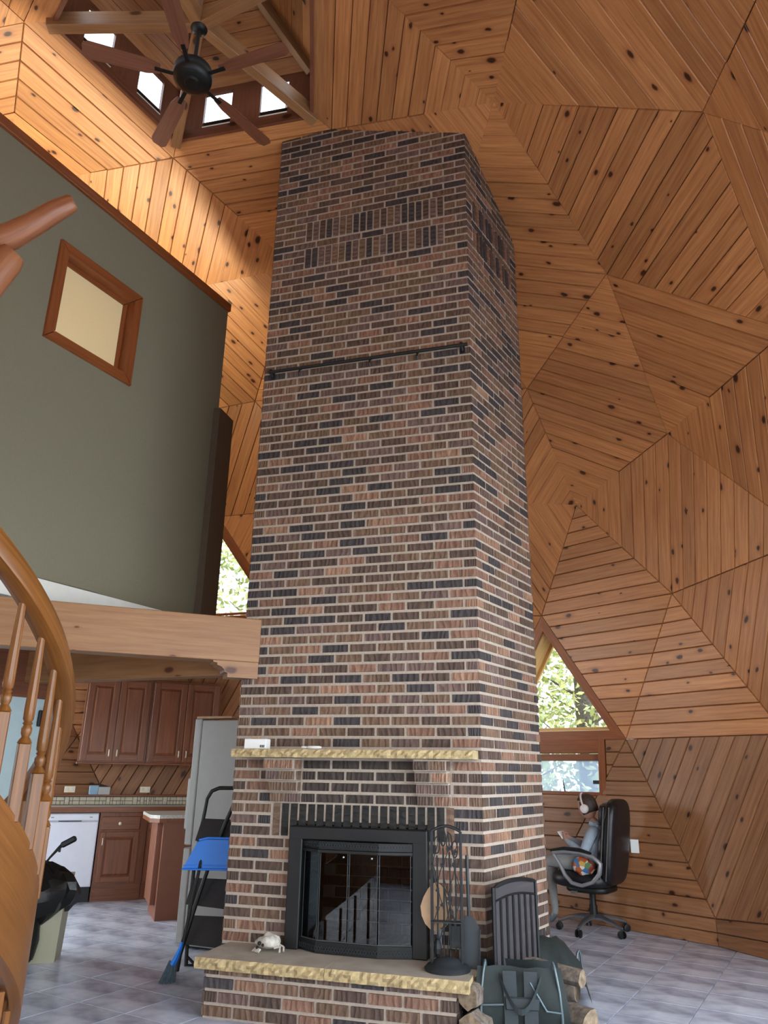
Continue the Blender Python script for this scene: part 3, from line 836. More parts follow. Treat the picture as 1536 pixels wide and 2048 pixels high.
# ---------------------------------------------------------------- fireplace insert
RF = mat3(e1, -n1, V(0, 0, 1)); RF = RF if RF.determinant() > 0 else mat3(e1, n1, V(0, 0, 1))
def fbox(b, s0, s1, o0, o1, z0, z1, m=0, bev=0.0): b.box(F((s0+s1)/2, (z0+z1)/2, (o0+o1)/2), (s1-s0, o1-o0, z1-z0), RF, m, bev)
def liner():
    b = MB(); fbox(b, ol-.0, ol+.02, -fb_d, -.005, .29, 1.02); fbox(b, orr-.02, orr, -fb_d, -.005, .29, 1.02)
    fbox(b, ol, orr, -fb_d, -.005, .29, .309); fbox(b, ol, orr, -fb_d, -.005, 1.0, 1.02)
    b.build('firebox_wall', SOOT, chim)
liner()
ins_ = thing('fireplace_insert', 'black metal fireplace insert with bowed glass doors set in the brick chimney', 'fireplace', F(-.78, .305, .03))
b = MB(); fbox(b, -1.225, -1.135, .008, .075, .307, .992, 0, .006); b.build('frame_side', BLACK, ins_)
b = MB(); fbox(b, -.425, -.332, .008, .075, .307, .992, 0, .006); b.build('frame_side', BLACK, ins_)
b = MB(); fbox(b, -1.225, -.332, .009, .076, .915, .993, 0, .006); b.build('frame_top', BLACK, ins_)
BOW = [(-1.135, .03), (-1.0, .105), (-.62, .115), (-.425, .06)]
def bowed(b, z0, z1, th, m=0, out=0.0):
    for (s0, o0), (s1, o1) in zip(BOW, BOW[1:]):
        d = (F(s1, 0, o1)-F(s0, 0, o0)); L = d.length; d.normalize(); nn = V(d.y, -d.x, 0)
        c = (F(s0, 0, o0+out)+F(s1, 0, o1+out))/2
        b.box(V(c.x, c.y, (z0+z1)/2), (L+.004, th, z1-z0), mat3(d, -nn, V(0, 0, 1)), m, .002)
b = MB(); bowed(b, .868, .915, .02); top = b.build('top_rail', BLACK, ins_)
b = MB(); bowed(b, .307, .37, .02); bot = b.build('bottom_rail', BLACK, ins_)
def lattice(z0, z1, par):
    g_ = MB()
    for (s0, o0), (s1, o1) in zip(BOW, BOW[1:]):
        A_1, B_1 = F(s0, 0, o0+.012), F(s1, 0, o1+.012); d = (B_1-A_1); L = d.length; d.normalize(); nn = V(d.y, -d.x, 0); nn = nn if nn.dot(n1) > 0 else -nn
        k = int(L/.018)
        for i in range(k):
            c = A_1+d*((i+.5)*L/k); c.z = (z0+z1)/2
            for sg in (-1, 1):
                t = (d*sg*.6+V(0, 0, 1)).normalized(); g_.box(c+nn*.004, (z1-z0, .004, .005), mat3(t, nn.cross(t)*1, nn))
    g_.build('lattice_grille', CHAR, par, kind='stuff')
lattice(.880, .908, top); lattice(.318, .35, bot)
b = MB(); bowed(b, .85, .868, .03, out=.006); b.build('door_track', BLACK, ins_)
panes = [(-1.13, .033, -1.0, .105), (-1.0, .105, -.81, .110), (-.81, .110, -.62, .115), (-.62, .115, -.43, .061)]
for s0, o0, s1, o1 in panes:
    A_1, B_1 = F(s0, 0, o0), F(s1, 0, o1); d = (B_1-A_1); L = d.length; d.normalize(); nn = V(d.y, -d.x, 0); nn = nn if nn.dot(n1) > 0 else -nn
    b = MB(); z0, z1 = .372, .85; a, c = A_1+d*.006, B_1-d*.006
    b.poly([V(a.x, a.y, z0), V(c.x, c.y, z0), V(c.x, c.y, z1), V(a.x, a.y, z1)]); dr = b.build('glass_door', DGLASS, ins_)
    f_ = MB()
    for p in (a, c): f_.box(V(p.x, p.y, (z0+z1)/2), (.0035, .006, z1-z0), mat3(d, nn, V(0, 0, 1)))
    f_.box((a+c)/2+V(0, 0, z0-((a+c)/2).z), (L, .006, .008), mat3(d, nn, V(0, 0, 1)))
    f_.build('door_edge', STEELD, dr)
for s in (-.84, -.66):
    b = MB(); b.ball(F(s, .83, .125), .007, 8, 6); b.build('door_knob', CHROME, ins_)

# ---------------------------------------------------------------- things on the mantel and hearth
b = MB(); c = F(-1.465, 1.452+.033, .12); b.box(c, (.155, .07, .062), RF, 0, .002)
bx = tag(b.build('cardboard_box', PLAST), 'small white carton with a black barcode mark on the left end of the mantel', 'box')
b = MB()
for i in range(4): b.box(F(-1.425+i*.0085, 1.47, .1562), (.004 if i % 2 else .006, .0015, .016), RF)
b.build('barcode', BLACK, bx)
b = MB(); b.box(F(-1.48, 1.525, .12), (.05, .02, .012), RF, 0, .002); b.build('carton_tab', BELLOW, bx)
b = MB(); b.ball(F(-1.06, 1.465, .13), (.055, .022, .0135), 14, 8, 0, RF, lambda p, d: V(p.x, p.y, max(min(p.z, .009), -.012)))
b.tube([F(-1.11, 1.464, .13), F(-1.145, 1.466, .13)], [.009, .006], 8)
dev = tag(b.build('thermometer', PLAST, smooth=50), 'small white handheld thermometer lying on the mantel near the white carton', 'thermometer')
# bleached skull
def skf(p, d):
    k = 1+.18*sin(5*d.x+2*d.z)*sin(7*d.y+1)
    q = V(p.x*k, p.y*k, p.z*(k if d.z > 0 else .45))
    if d.x < -.3: q.z *= .75
    return q
b = MB(); b.ball(F(-1.29, .345, .16), (.075, .05, .055), 20, 14, 0, RF, skf)
for i in range(5): b.tube([F(-1.35+i*.01, .325, .19+i*.008), F(-1.37+i*.014, .309, .205+i*.008)], [.008, .003], 6)
b.tube([F(-1.24, .33, .18), F(-1.205, .335, .17), F(-1.2, .31, .19)], .007, 6); b.tube([F(-1.235, .345, .14), F(-1.19, .33, .15), F(-1.185, .312, .165)], .007, 6)
sk = tag(b.build('animal_skull', BONE, smooth=60), 'small bleached grey-white animal skull lying on the left of the stone hearth', 'skull')
b = MB()
for x, z, r in ((-1.325, .352, .012), (-1.30, .345, .009), (-1.335, .33, .010)): b.ball(F(x, z, .203 if r > .011 else .208), r, 8, 6)
b.build('eye_socket', SOOT, sk)

# tool set
TB = V(.385, 4.655, .305); tl = thing('fireplace_tool_stand', 'black wrought-iron fireplace tool stand with leaf scrollwork on the right end of the hearth', 'tool stand', TB)
b = MB(); b.lathe(TB, [(.125, .0005), (.128, .012), (.118, .02), (.112, .026), (.085, .03), (.07, .05), (.03, .062), (0, .064)], 28); b.build('base', CHAR, tl, 50)
tw = .083; tdir = azv(100); tdp = azv(10); HT = .745
def T(a, z, o=0): return TB+tdir*a+tdp*o+V(0, 0, z)
Rt = mat3(tdir, tdp*1, tdir.cross(tdp)); 
b = MB()
for sg in (-1, 1): b.box(T(sg*tw, .02+.345), (.016, .012, .67), mat3(tdir, tdp, tdir.cross(tdp)), 0, .002)
b.tube([T(-tw+tw*2*i/10, .70+.028*sin(pi*i/10)) for i in range(11)], .0085, 6); b.build('frame', IRON, tl)
b = MB(); b.box(T(0, .235, 0), (2*tw, .07, .004), mat3(tdir, tdp, tdir.cross(tdp))); b.build('tool_plate', CHAR, tl)
for i, (a, ln) in enumerate(((-.055, .62), (-.02, .66), (.016, .64), (.048, .6))):
    b = MB(); b.tube([T(a, .06 if i != 3 else .2, .015), T(a+.004, .4, .015), T(a, ln-.05, .015)], .0045, 6)
    b.tube([T(a+.016*sin(2*pi*k/10), ln+.004-.05*cos(2*pi*k/10)*.9, .015) for k in range(11)], .0035, 6)
    nm = ('brush', 'tongs', 'poker', 'ash_shovel')[i]
    if nm == 'ash_shovel': b.box(T(.05, .16, .02), (.06, .006, .11), mat3(tdir, tdp, tdir.cross(tdp)), 0, .002)
    if nm == 'brush': b.ball(T(a, .1, .015), (.022, .022, .05), 10, 6)
    if nm == 'poker': b.tube([T(a, .1, .015), T(a+.03, .09, .0), T(a+.035, .115, .0)], .005, 6)
    if nm == 'tongs': b.tube([T(a+.01, .4, .0), T(a+.035, .2, .0), T(a+.02, .08, .0)], .004, 6)
    b.build(nm, IRON, tl)
rr = random.Random(5); b = MB(); lv = MB()
for q in range(5):
    a = -.06+.03*q; ph = rr.random()*6
    b.tube([T(a+.018*sin(ph+z*11), .14+z*.56, -.012) for z in [i/16 for i in range(17)]], .0028, 5)
    for i in range(3):
        z = .2+rr.random()*.42; c = T(a+.018*sin(ph+(z-.14)/.56*11), z, -.016)
        for k in range(5):
            an = 2*pi*k/5+rr.random(); b2 = c+(tdir*cos(an)+V(0, 0, sin(an)))*.014
            nn = (tdir*-sin(an)+V(0, 0, cos(an)))*.006
            lv.prism([c, c.lerp(b2, .5)+nn, b2, c.lerp(b2, .5)-nn], -tdp, .003)
b.build('vine_scrollwork', IRON, tl); lv.build('leaves', IRON, tl, kind='stuff')
# bellows behind the stand, and ash scoop leaning on its right
bl = thing('fireplace_bellows', 'pair of tan wooden bellows hung behind the left of the iron tool stand', 'bellows', T(-.06, .2, .07))
def oval(c, w_, h_, n_=16): return [c+tdir*w_*sin(2*pi*i/n_)*(1-.35*max(0, cos(2*pi*i/n_)))+V(0, 0, h_*cos(2*pi*i/n_)) for i in range(n_)]
b = MB(); b.prism(oval(T(-.065, .30, .06), .09, .125), tdp, -.012); b.build('board', BELLOW, bl)
b = MB(); b.prism(oval(T(-.065, .30, .105), .088, .12), tdp, -.042); b.build('leather_gusset', LEATHER, bl)
b = MB(); b.tube([T(-.075, .42, .07), T(-.085, .5, .07)], [.016, .01], 8); b.build('handle', BLACK, bl); b = MB(); b.tube([T(-.05, .19, .06), T(-.04, .10, .06)], [.014, .007], 8); b.build('nozzle', CHROME, bl)
sh = thing('ash_scoop', 'long-handled charcoal metal ash scoop leaning at the right of the tool stand', 'scoop', T(.14, .01, .05))
b = MB(); b.tube([T(.118, .26, .06), T(.112, .57, .075)], .0095, 8); b.build('handle', CHAR, sh)
b = MB(); P_ = [T(.10, .26, .06), T(.135, .26, .06), T(.178, .2, .058), T(.172, .005, .05), T(.06, .005, .05), T(.06, .2, .058)]; b.prism(P_, tdp, .004)
b.prism([T(.178, .2, .058), T(.172, .005, .05), T(.174, .005, .02), T(.18, .2, .03)], tdir, .003); b.build('pan', CHAR, sh)
# rod with hooks high on the chimney
rod = thing('quilt_rod', 'thin black iron hanging rod with hooks mounted across the chimney above mid height', 'rod', F(-.8, 4.32, .05))
b = MB(); b.tube([F(-1.615, 4.322, .05), F(-.012, 4.322, .05)], .013, 8); b.build('bar', IRON, rod)
for s in (-1.345, -.768, -.393):
    b = MB(); b.tube([F(s, 4.322, .03), F(s, 4.30, .062), F(s, 4.27, .066), F(s, 4.25, .05)], .008, 6); b.build('hook', IRON, rod)
for s in (-1.6, -.06):
    b = MB(); b.tube([F(s, 4.30, .0), F(s, 4.322, .05), F(s, 4.345, .05)], .012, 6); b.box(F(s, 4.31, .006), (.035, .01, .07), RF, 0, .003); b.build('bracket', IRON, rod)
# folding fire screen leaning by the right flank of the chimney
fs = thing('fire_screen', 'dark mesh fire screen panel with arched top standing against the right side of chimney', 'fire screen', G2(.2, 0, .14))
def S(t, z, o=0): return G2(t, z, .13+o)
t0_, t1_ = -.165, .43
arc = [(t0_+(t1_-t0_)*i/12, .68+.055*sin(pi*min(1, .25+.65*i/12))) for i in range(13)]
b = MB(); b.tube([S(t, z) for t, z in [(t0_, .01)]+arc+[(t1_, .01)]], .012, 6); b.tube([S(t0_, .03), S(t1_, .03)], .01, 6); b.tube([S(t, z-.075) for t, z in arc], .006, 6); b.build('frame', IRON, fs)
MESH, mt_, mb_ = newmat('spark_mesh'); mt_.nodes.remove(mb_)
_d = N(mt_, 'BsdfDiffuse'); _d.inputs[0].default_value = lin('4a4648'); _t = N(mt_, 'BsdfTransparent'); _m = N(mt_, 'MixShader'); _m.inputs[0].default_value = .93
mt_.links.new(_t.outputs[0], _m.inputs[1]); mt_.links.new(_d.outputs[0], _m.inputs[2]); mt_.links.new(_m.outputs[0], mt_.nodes['Material Output'].inputs[0])
b = MB(); b.grid([[S(t, .03, -.004), S(t, z, -.004)] for t, z in arc]); b.build('mesh', MESH, fs)
for i in range(1, 7):
    t = t0_+(t1_-t0_)*i/7; z = .66+.055*sin(pi*min(1, .25+.65*i/7)); b = MB(); b.tube([S(t, .03, .004), S(t, z-.06, .004)], .006, 5); b.build('bar', IRON, fs)

# ---------------------------------------------------------------- log carriers and firewood
def log(nm, a, b_, r, label, group=None, half=False, cat='log'):
    a, b_ = Vector(a), Vector(b_); t = (b_-a).normalized(); u_ = t.cross(V(0, 0, 1)).normalized(); w_ = u_.cross(t); rr = random.Random(a.x*7+b_.y)
    rows = []; ks = [rr.uniform(.86, 1.1) for _ in range(12)]
    for i in range(7):
        p = a.lerp(b_, i/6)
        rows.append([p+(u_*cos(2*pi*j/12)+w_*sin(2*pi*j/12)*(.65 if half and 6 < j < 12 else 1))*r*ks[j]*rr.uniform(.95, 1.05) for j in range(12)])
    root = thing(nm, label, cat, (a+b_)/2, group)
    m = MB(); m.grid(rows, 0, closev=True, flip=True); m.build('bark', BARK, root, 50)
    for e, fl_ in ((0, 1), (6, 0)):
        m = MB(); m.poly(rows[e][::-1] if fl_ else rows[e]); m.build('cut_end', LOGEND, root)
log('firewood_log', V(.47, 4.47, .22), V(.86, 5.05, .26), .058, 'split bark-covered firewood log with its rough end beside the hearth slab')
log('firewood_log', V(.48, 4.42, .09), V(.80, 4.98, .09), .07, 'firewood log lying on the floor against the right end of the hearth')
log('firewood_log', V(1.14, 4.60, .08), V(.80, 5.06, .08), .065, 'firewood log on the floor with its pale end right of the front carrier', half=True)
log('firewood_log', V(1.15, 4.78, .235), V(.72, 5.10, .27), .055, 'grey split firewood log lying on top of the stack between the two carriers', half=True)
def carrier(name, label, c, ad, wd, ht, dp, hoop, flap, tilt=0.0):
    c = Vector(c); a = azv(ad); d = azv(ad-90)                       # a: across, d: away from the camera
    root = thing(name, label, 'log carrier', c)
    def P(x, y, z): return c+a*x+d*y+V(0, 0, z)
    rr = random.Random(int(ht*100)); prof = []
    for i in range(15):                                              # sling: front panel, belly, back panel
        t = i/14
        if t < .45: y, z = -dp*(.62+.28*sin(pi*t/.45)), ht*(1-t/.45)+.02
        elif t < .55: y, z = -dp*.6+dp*1.2*(t-.45)/.1, .012
        else: y, z = dp*(.62+.25*sin(pi*(t-.55)/.45)), ht*(t-.55)/.45+.02
        prof.append((y, z))
    rows = []
    for j in range(11):
        x = -wd/2+wd*j/10; rows.append([P(x*(1-.18*max(0, z/ht-.4)), y+rr.uniform(-.008, .008)+.012*sin(x*17+z*9), z+rr.uniform(-.004, .004)) for y, z in prof])
    m = MB(); m.grid(rows); m.build('canvas_sling', CANVAS, root, 60)
    for sg in (-1, 1):
        x = sg*wd*.42; hx = hoop
        m = MB(); m.tube([P(x, -dp*.98, .03), P(x*.99, -dp*1.0, ht*.45), P(x*.96, -dp*.92, ht*.75), P(x*.9, -dp*.78, ht+.0), P(x*.87, -dp*.72, ht+hx*.7), P(x*.85, -dp*.64, ht+hx), P(x*.84, -dp*.56, ht+hx*.6), P(x*.84, -dp*.5, ht*.85)], .0075, 8); m.build('steel_hoop', HOOPM, root, 60)
    m = MB(); m.tube([P(-wd*.41, -dp*1.0, ht*.55), P(-wd*.3, -dp*1.03, ht*.56), P(-.09, -dp*1.03, ht*.57)], .006, 8); m.build('wire_rail', HOOPM, root, 60); m = MB(); m.tube([P(wd*.1, -dp*.96, ht*.88), P(wd*.26, -dp*1.03, ht*.5), P(wd*.41, -dp*1.0, ht*.48)], .006, 8); m.build('wire_rail', HOOPM, root, 60)
    for k, sg in enumerate((-1, 1)):
        m = MB(); q = [P(sg*.05-.035, -dp*.96, .03), P(sg*.05+.035, -dp*.96, .03), P(sg*.055+.035, -dp*.9, ht+.01), P(sg*.055-.035, -dp*.9, ht+.01)]; m.prism(q, -d, .008); m.build('webbing_strap', WEB, root)
    pts = [P(-.11+.22*i/12, -dp*1.0-.05*sin(pi*i/12), ht*1.0-.15*sin(pi*i/12)) for i in range(13)]
    m = MB(); m.grid([[p, p+V(0, 0, -.03)+d*.01] for p in pts]); m.grid([[p+d*.004, p+V(0, 0, -.03)+d*.014] for p in pts], flip=True); m.build('handle', WEB, root)
    if flap:
        m = MB(); m.prism([P(-.08, -dp*1.03, ht*.50), P(.09, -dp*1.03, ht*.50), P(.1, -dp*1.0, ht*.68), P(-.085, -dp*1.0, ht*.68)], -d, .012, bev=.006); m.build('handle_wrap', WEB, root)
    return root
carrier('log_carrier', 'dark green canvas log carrier with wire hoops in front of the firewood, nearest camera', V(.765, 4.62, .002), 96, .50, .33, .14, .045, True)
# the back carrier is slumped open over its logs
cb = thing('log_carrier', 'empty dark green canvas log carrier slumped over logs behind the nearer carrier', 'log carrier', V(1.03, 5.35, 0))
b = MB(); rows = []
for i in range(13):
    t = i/12; row_ = []
    for j in range(11):
        x = .82+.44*j/10; k = 1-abs(j/10-.5)*.0
        y = 5.14+.40*t; base = .335*sin(pi*min(1, .12+.76*t))**.5
        edge = min(1, min(j, 10-j)/2.4); z = .03+(base-.02)*(edge**.7)+.012*sin(j*1.7+i)
        row_.append(V(x+(.06*(t-.3))+(.05 if j > 8 else 0), y+.02*sin(j*1.3), max(.012, z)))
    rows.append(row_)
b.grid(rows); b.build('canvas_sling', CANVAS, cb, 70)
b = MB(); b.tube([V(1.25, 5.34, .19), V(1.262, 5.34, .26), V(1.275, 5.345, .275), V(1.285, 5.35, .25), V(1.29, 5.35, .17)], .008, 8); b.build('steel_hoop', HOOPM, cb, 60)
b = MB(); b.tube([V(.79, 5.16, .22), V(.83, 5.14, .31), V(.87, 5.13, .2)], .006, 8); b.build('steel_hoop', HOOPM, cb, 60)
log('firewood_log', V(.86, 5.42, .085), V(1.22, 5.22, .085), .075, 'bark firewood log under the slumped green carrier')

# ---------------------------------------------------------------- loft: green wall, floor edge, window, beams
GA = 28.0; eg = azv(GA); ng = V(eg.y, -eg.x, 0); G0 = V(-1.6, 6.4, 0); RG = mat3(eg, -ng, V(0, 0, 1))
def GW(g, z, o=0.0): return G0+eg*g+ng*o+V(0, 0, z)
b = MB(); GE = -3.3
for g0, g1, z0, z1 in ((GE, -1.9, 2.5, 5.68), (-1.13, 0, 2.5, 5.68), (-1.9, -1.13, 2.5, 4.33), (-1.9, -1.13, 5.10, 5.68)):
    b.box(GW((g0+g1)/2, (z0+z1)/2, -.06), (g1-g0, .12, z1-z0), RG)
gw = struct('wall_left', b, GREEN)
b = MB(); b.box(GW(GE/2, 5.71, -.05), (-GE+.02, .16, .085), RG, 0, .004); struct('trim_2', b, TRIM)
b = MB(); b.box(GW(GE/2-.0, 2.46, -.03), (-GE, .08, .16), RG); struct('trim_3', b, WHITE)
wn[0] += 1; wg = bpy.data.objects.new('window_%d' % wn[0], None); C.objects.link(wg); PW[wg.name] = Matrix.Identity(4); wg['kind'] = 'structure'
wr = [(-1.935, 4.285), (-1.09, 4.285), (-1.09, 5.14), (-1.935, 5.14)]
def ringp(nm, r0, r1, o0, o1, mt):
    for i in range(4):
        j = (i+1) % 4; m = MB(); q = [GW(*r0[i], o0), GW(*r0[j], o0), GW(*r1[j], o0), GW(*r1[i], o0)]
        m.prism(q, ng, o1-o0, 0, q[1]-q[0], bev=.003); m.build(nm, mt, wg)
def sh_(r, d): return [(r[0][0]+d, r[0][1]+d), (r[1][0]-d, r[1][1]+d), (r[2][0]-d, r[2][1]-d), (r[3][0]+d, r[3][1]-d)]
ringp('casing', wr, sh_(wr, .085), 0, .022, TRIM); ringp('reveal', sh_(wr, .055), sh_(wr, .085), -.12, .0, TRIM); ringp('sash', sh_(wr, .07), sh_(wr, .115), -.10, -.065, TRIM)
FROST, _t, _b = newmat('frosted_glass'); _b.inputs['Base Color'].default_value = lin('d9d3bd'); _b.inputs['Roughness'].default_value = .6; _t.nodes.remove(_b)
_tr = N(_t, 'BsdfTranslucent'); _tr.inputs[0].default_value = lin('d8d0b4'); _df = N(_t, 'BsdfDiffuse'); _df.inputs[0].default_value = lin('b0a890'); _mx = N(_t, 'MixShader'); _mx.inputs[0].default_value = .25
_t.links.new(_tr.outputs[0], _mx.inputs[1]); _t.links.new(_df.outputs[0], _mx.inputs[2]); _t.links.new(_mx.outputs[0], _t.nodes['Material Output'].inputs[0])
_bn = N(_t, 'Bump'); _bn.inputs['Strength'].default_value = .6; _bn.inputs['Distance'].default_value = .004; _t.links.new(noise(_t, N(_t, 'TexCoord').outputs['Object'], 55, 2), _bn.inputs['Height'])
_t.links.new(_bn.outputs[0], _tr.inputs['Normal']); _t.links.new(_bn.outputs[0], _df.inputs['Normal'])
m = MB(); r = sh_(wr, .11); m.poly([GW(*p, -.085) for p in r]); m.build('pane', FROST, wg)
# added lights, unseen behind the green wall, to brighten the boards above it
for g_, ln in ((-.75, 1.4), (-2.35, 1.5)):
    l = bpy.data.lights.new('added_glow_light', 'AREA'); l.shape = 'RECTANGLE'; l.size = ln; l.size_y = .13; l.energy = GLOW_W; l.color = (.96, 1, .80)
    o = bpy.data.objects.new('added_glow_light', l); C.objects.link(o); p = GW(g_, 5.22, -.215)
    zz = -(V(0, 0, 1)*.95+ng*.0-eg*0).normalized(); xx = eg; yy = zz.cross(xx)
    mm = mat3(xx, yy, zz).to_4x4(); mm.translation = p; o.matrix_world = mm
l = bpy.data.lights.new('added_glow_light', 'AREA'); l.shape = 'RECTANGLE'; l.size = .25; l.size_y = 1.2; l.energy = GLOW_W*.5; l.color = (.96, 1, .80)
o = bpy.data.objects.new('added_glow_light', l); C.objects.link(o); mm = mat3(ng, V(0, 0, 1), -(eg*.9-ng*.3).normalized()).to_4x4(); mm.translation = GW(-.28, 4.6, -.45); o.matrix_world = mm
b = MB(); b.box(GW(-1.6, 5.18, -.215), (3.1, .19, .03), RG); struct('added_light_shelf', b, WHITE)            # unseen shelf, added to carry these lights
# short taupe partition end beyond the green wall
b = MB(); d14 = azv(14); b.box(V(-1.585, 6.46, 0)+d14*.02+V(0, 0, 3.5), (.29, .1, 2.12), mat3(d14, V(-d14.y, d14.x, 0), V(0, 0, 1))); struct('wall_partition', b, TAUPE)
# loft floor slab over the kitchen
pl = [GW(0, 0, .0), GW(GE, 0, .0), V(-5.0, 3.6, 0), V(-6.2, 5.2, 0), V(-5.2, 8.6, 0), V(-3.0, 9.35, 0), V(-1.3, 9.3, 0), V(-1.25, 6.6, 0)]
b = MB(); b.prism([V(p.x, p.y, 2.43) for p in pl], V(0, 0, 1), .12); loft = struct('floor_loft', b, DARKW)
# lower wall and header under the loft, far left
blw = azv(28); B1 = V(-2.848, 6.5, 0)
b = MB(); b.box(B1-blw*1.2+V(0, 0, .93), (2.4, .1, 1.86), mat3(blw, V(-blw.y, blw.x, 0), V(0, 0, 1))); struct('wall_lower', b, BLUEW)
b = MB(); b.box(B1-blw*1.19+V(0, 0, 2.14), (2.46, .13, .57), mat3(blw, V(-blw.y, blw.x, 0), V(0, 0, 1)), 0, .004); struct('trim_4', b, DARKW)
b = MB(); c = B1-blw*.08+V(blw.y, -blw.x, 0)*.07; b.box(c+V(0, 0, 1.70), (.05, .03, .13), mat3(blw, V(-blw.y, blw.x, 0), V(0, 0, 1)), 0, .006); b.tube([c+V(0, 0, 1.66), c+V(blw.y, -blw.x, 0)*.05+V(0, 0, 1.65), c+V(blw.y, -blw.x, 0)*.06+V(0, 0, 1.68)], .008, 6)
tag(b.build('wall_hook', BLACK), 'small black wall hook on the pale blue wall behind the stair', 'hook')
# main beam with corbel block
BA = 67.0; eb = azv(BA); nb = V(eb.y, -eb.x, 0); B0 = V(-.86, 5.265, 0); RB = mat3(eb, -nb, V(0, 0, 1))
def BM(s, z, o=0.0): return B0+eb*s+nb*o+V(0, 0, z)
beam = thing('timber_beam', 'big knotty pine ceiling beam running into the left side of the chimney', 'beam', BM(-1, 2.2))
b = MB(); b.box(BM(-1.62, 2.185, -.08), (3.24, .16, .305), RB, 0, .004); b.build('beam', CEDAR, beam)
b = MB(); prof = [(-.004, 1.922), (-.215, 1.922), (-.215, 1.95), (-.235, 1.955), (-.24, 1.972), (-.262, 1.992), (-.29, 2.0), (-.29, 2.015), (-.318, 2.02), (-.32, 2.031), (-.004, 2.031)]
b.prism([BM(s, z, -.155) for s, z in prof], nb, .152, 0, eb); b.build('corbel', CEDAR, beam)
e2b = azv(-68); c2 = V(-1.02, 5.52, 0)
bm2 = thing('timber_beam', 'second timber beam under the loft, behind the big one, above the kitchen cabinets', 'beam', c2+V(0, 0, 2.1))
b = MB(); b.box(c2+e2b*1.6+V(0, 0, 2.10), (3.2, .14, .26), mat3(e2b, V(-e2b.y, e2b.x, 0), V(0, 0, 1)), 0, .004); b.build('beam', CEDAR, bm2)

# ---------------------------------------------------------------- curved oak staircase
AX = V(-1.84, 0, 0); SX = V(*(0, 0, 0)); phi = R(-22.3); SD, SR, SK = 3.462, .935, .635
TT = V(sin(phi)*SD, cos(phi)*SD, 0); nl = V(-cos(phi), sin(phi), 0); tcam = V(-sin(phi), -cos(phi), 0); AXS = TT+nl*SR
def ST(th, z, r=SR): return AXS+(-nl*cos(th)+tcam*sin(th))*r+V(0, 0, z+SK*th)
stair = thing('spiral_staircase', 'curved oak staircase with turned balusters and bent stringer at the far left', 'staircase', AXS)
TH = [-.78+i*.06 for i in range(45)]
def sweep(nm, sect, mt, ths, sm=40):
    """sect: list of (dr, dz) around the section"""
    b = MB(); rows = [[ST(t, z, SR+dr) for dr, z in sect] for t in ths]; b.grid(rows, closev=True, flip=False)
    b.poly([p for p in rows[0]]); b.poly([p for p in rows[-1]][::-1])
    me = b.mesh(nm, mt); bm = bmesh.new(); bm.from_mesh(me); bmesh.ops.remove_doubles(bm, verts=bm.verts, dist=1e-6); bmesh.ops.recalc_face_normals(bm, faces=bm.faces); bm.to_mesh(me); bm.free()
    me.shade_smooth(); me.set_sharp_from_angle(angle=R(sm)); o = bpy.data.objects.new(nm, me); return link(o, stair)
sweep('stringer', [(0, .458), (0, .854), (-.04, .854), (-.04, .458)], OAKB, TH)
sweep('handrail', [(.03, 1.478), (.034, 1.53), (.022, 1.57), (-.02, 1.578), (-.05, 1.56), (-.055, 1.51), (-.045, 1.475), (-.01, 1.466)], OAK, TH)
for i in range(14):
    th = -.62+i*.157
    if ST(th, .86).z < .1: continue
    zb, zt = .84, 1.475
    b = MB(); pa, pb = ST(th, zb, SR-.018), ST(th, zt, SR-.018); Rm = Matrix.Rotation(.6, 3, 'Z')
    L0 = .26
    b.box(pa+V(0, 0, L0/2), (.042, .042, L0), Rm, 0, .004)
    b.lathe(pa+V(0, 0, L0), [(.026, 0), (.02, .012), (.013, .022), (.018, .034), (.0195, .05), (.013, .062), (.018, .068), (.013, .074), (.0185, .082), (.019, .12), (.0165, .25), (.0125, zt-zb-L0)], 10)
    b.build('baluster', OAK, stair, 35)
for i in range(9):                                                 # open treads and the plain spindles below them
    th = -.7+i*.26; z = .50
    a, a2 = ST(th, z-SK*th+0, SR-.045), ST(th+.30, z-SK*(th+.30), SR-.045)
    zz = .66+SK*(th+.1)
    if zz < .1: continue
    b = MB(); p0 = AXS+(a-AXS)*.12; q = [V(p.x, p.y, zz) for p in (a, a2, AXS+(a2-AXS)*.12, p0)]; b.prism(q, V(0, 0, 1), .035); b.build('tread', OAK, stair)
for i in range(6):
    th = -.42+i*.14; b = MB(); p = ST(th, 0, SR-.036); p.z = 0
    b.tube([p, V(p.x, p.y, .42+SK*th)], .012, 8); b.build('spindle', OAK, stair, 40)
b = MB(); b.tube([V(AXS.x, AXS.y, 0), V(AXS.x, AXS.y, 3.4)], .06, 12); b.build('centre_post', OAK, stair, 40)
# peeled-log railing of the loft, nearest the camera at upper left
lr = thing('log_railing', 'peeled reddish log railing piece jutting in at the upper left', 'railing', V(-1.65, 2.6, 3.4))
b = MB(); b.tube([V(-2.6, 2.62, 3.04), V(-2.1, 2.6, 3.22), V(-1.75, 2.6, 3.375), V(-1.60, 2.6, 3.455), V(-1.52, 2.6, 3.515), V(-1.44, 2.6, 3.585), V(-1.375, 2.6, 3.63), V(-1.362, 2.6, 3.637)], [.075, .07, .062, .056, .05, .046, .038, .03], 14); b.build('rail_log', LOGW, lr, 50)
b = MB(); b.tube([V(-2.05, 2.62, 2.45), V(-1.90, 2.62, 2.75), V(-1.72, 2.61, 3.12), V(-1.60, 2.6, 3.33), V(-1.575, 2.6, 3.365)], [.08, .08, .075, .066, .05], 12); b.build('post_log', LOGW, lr, 50)

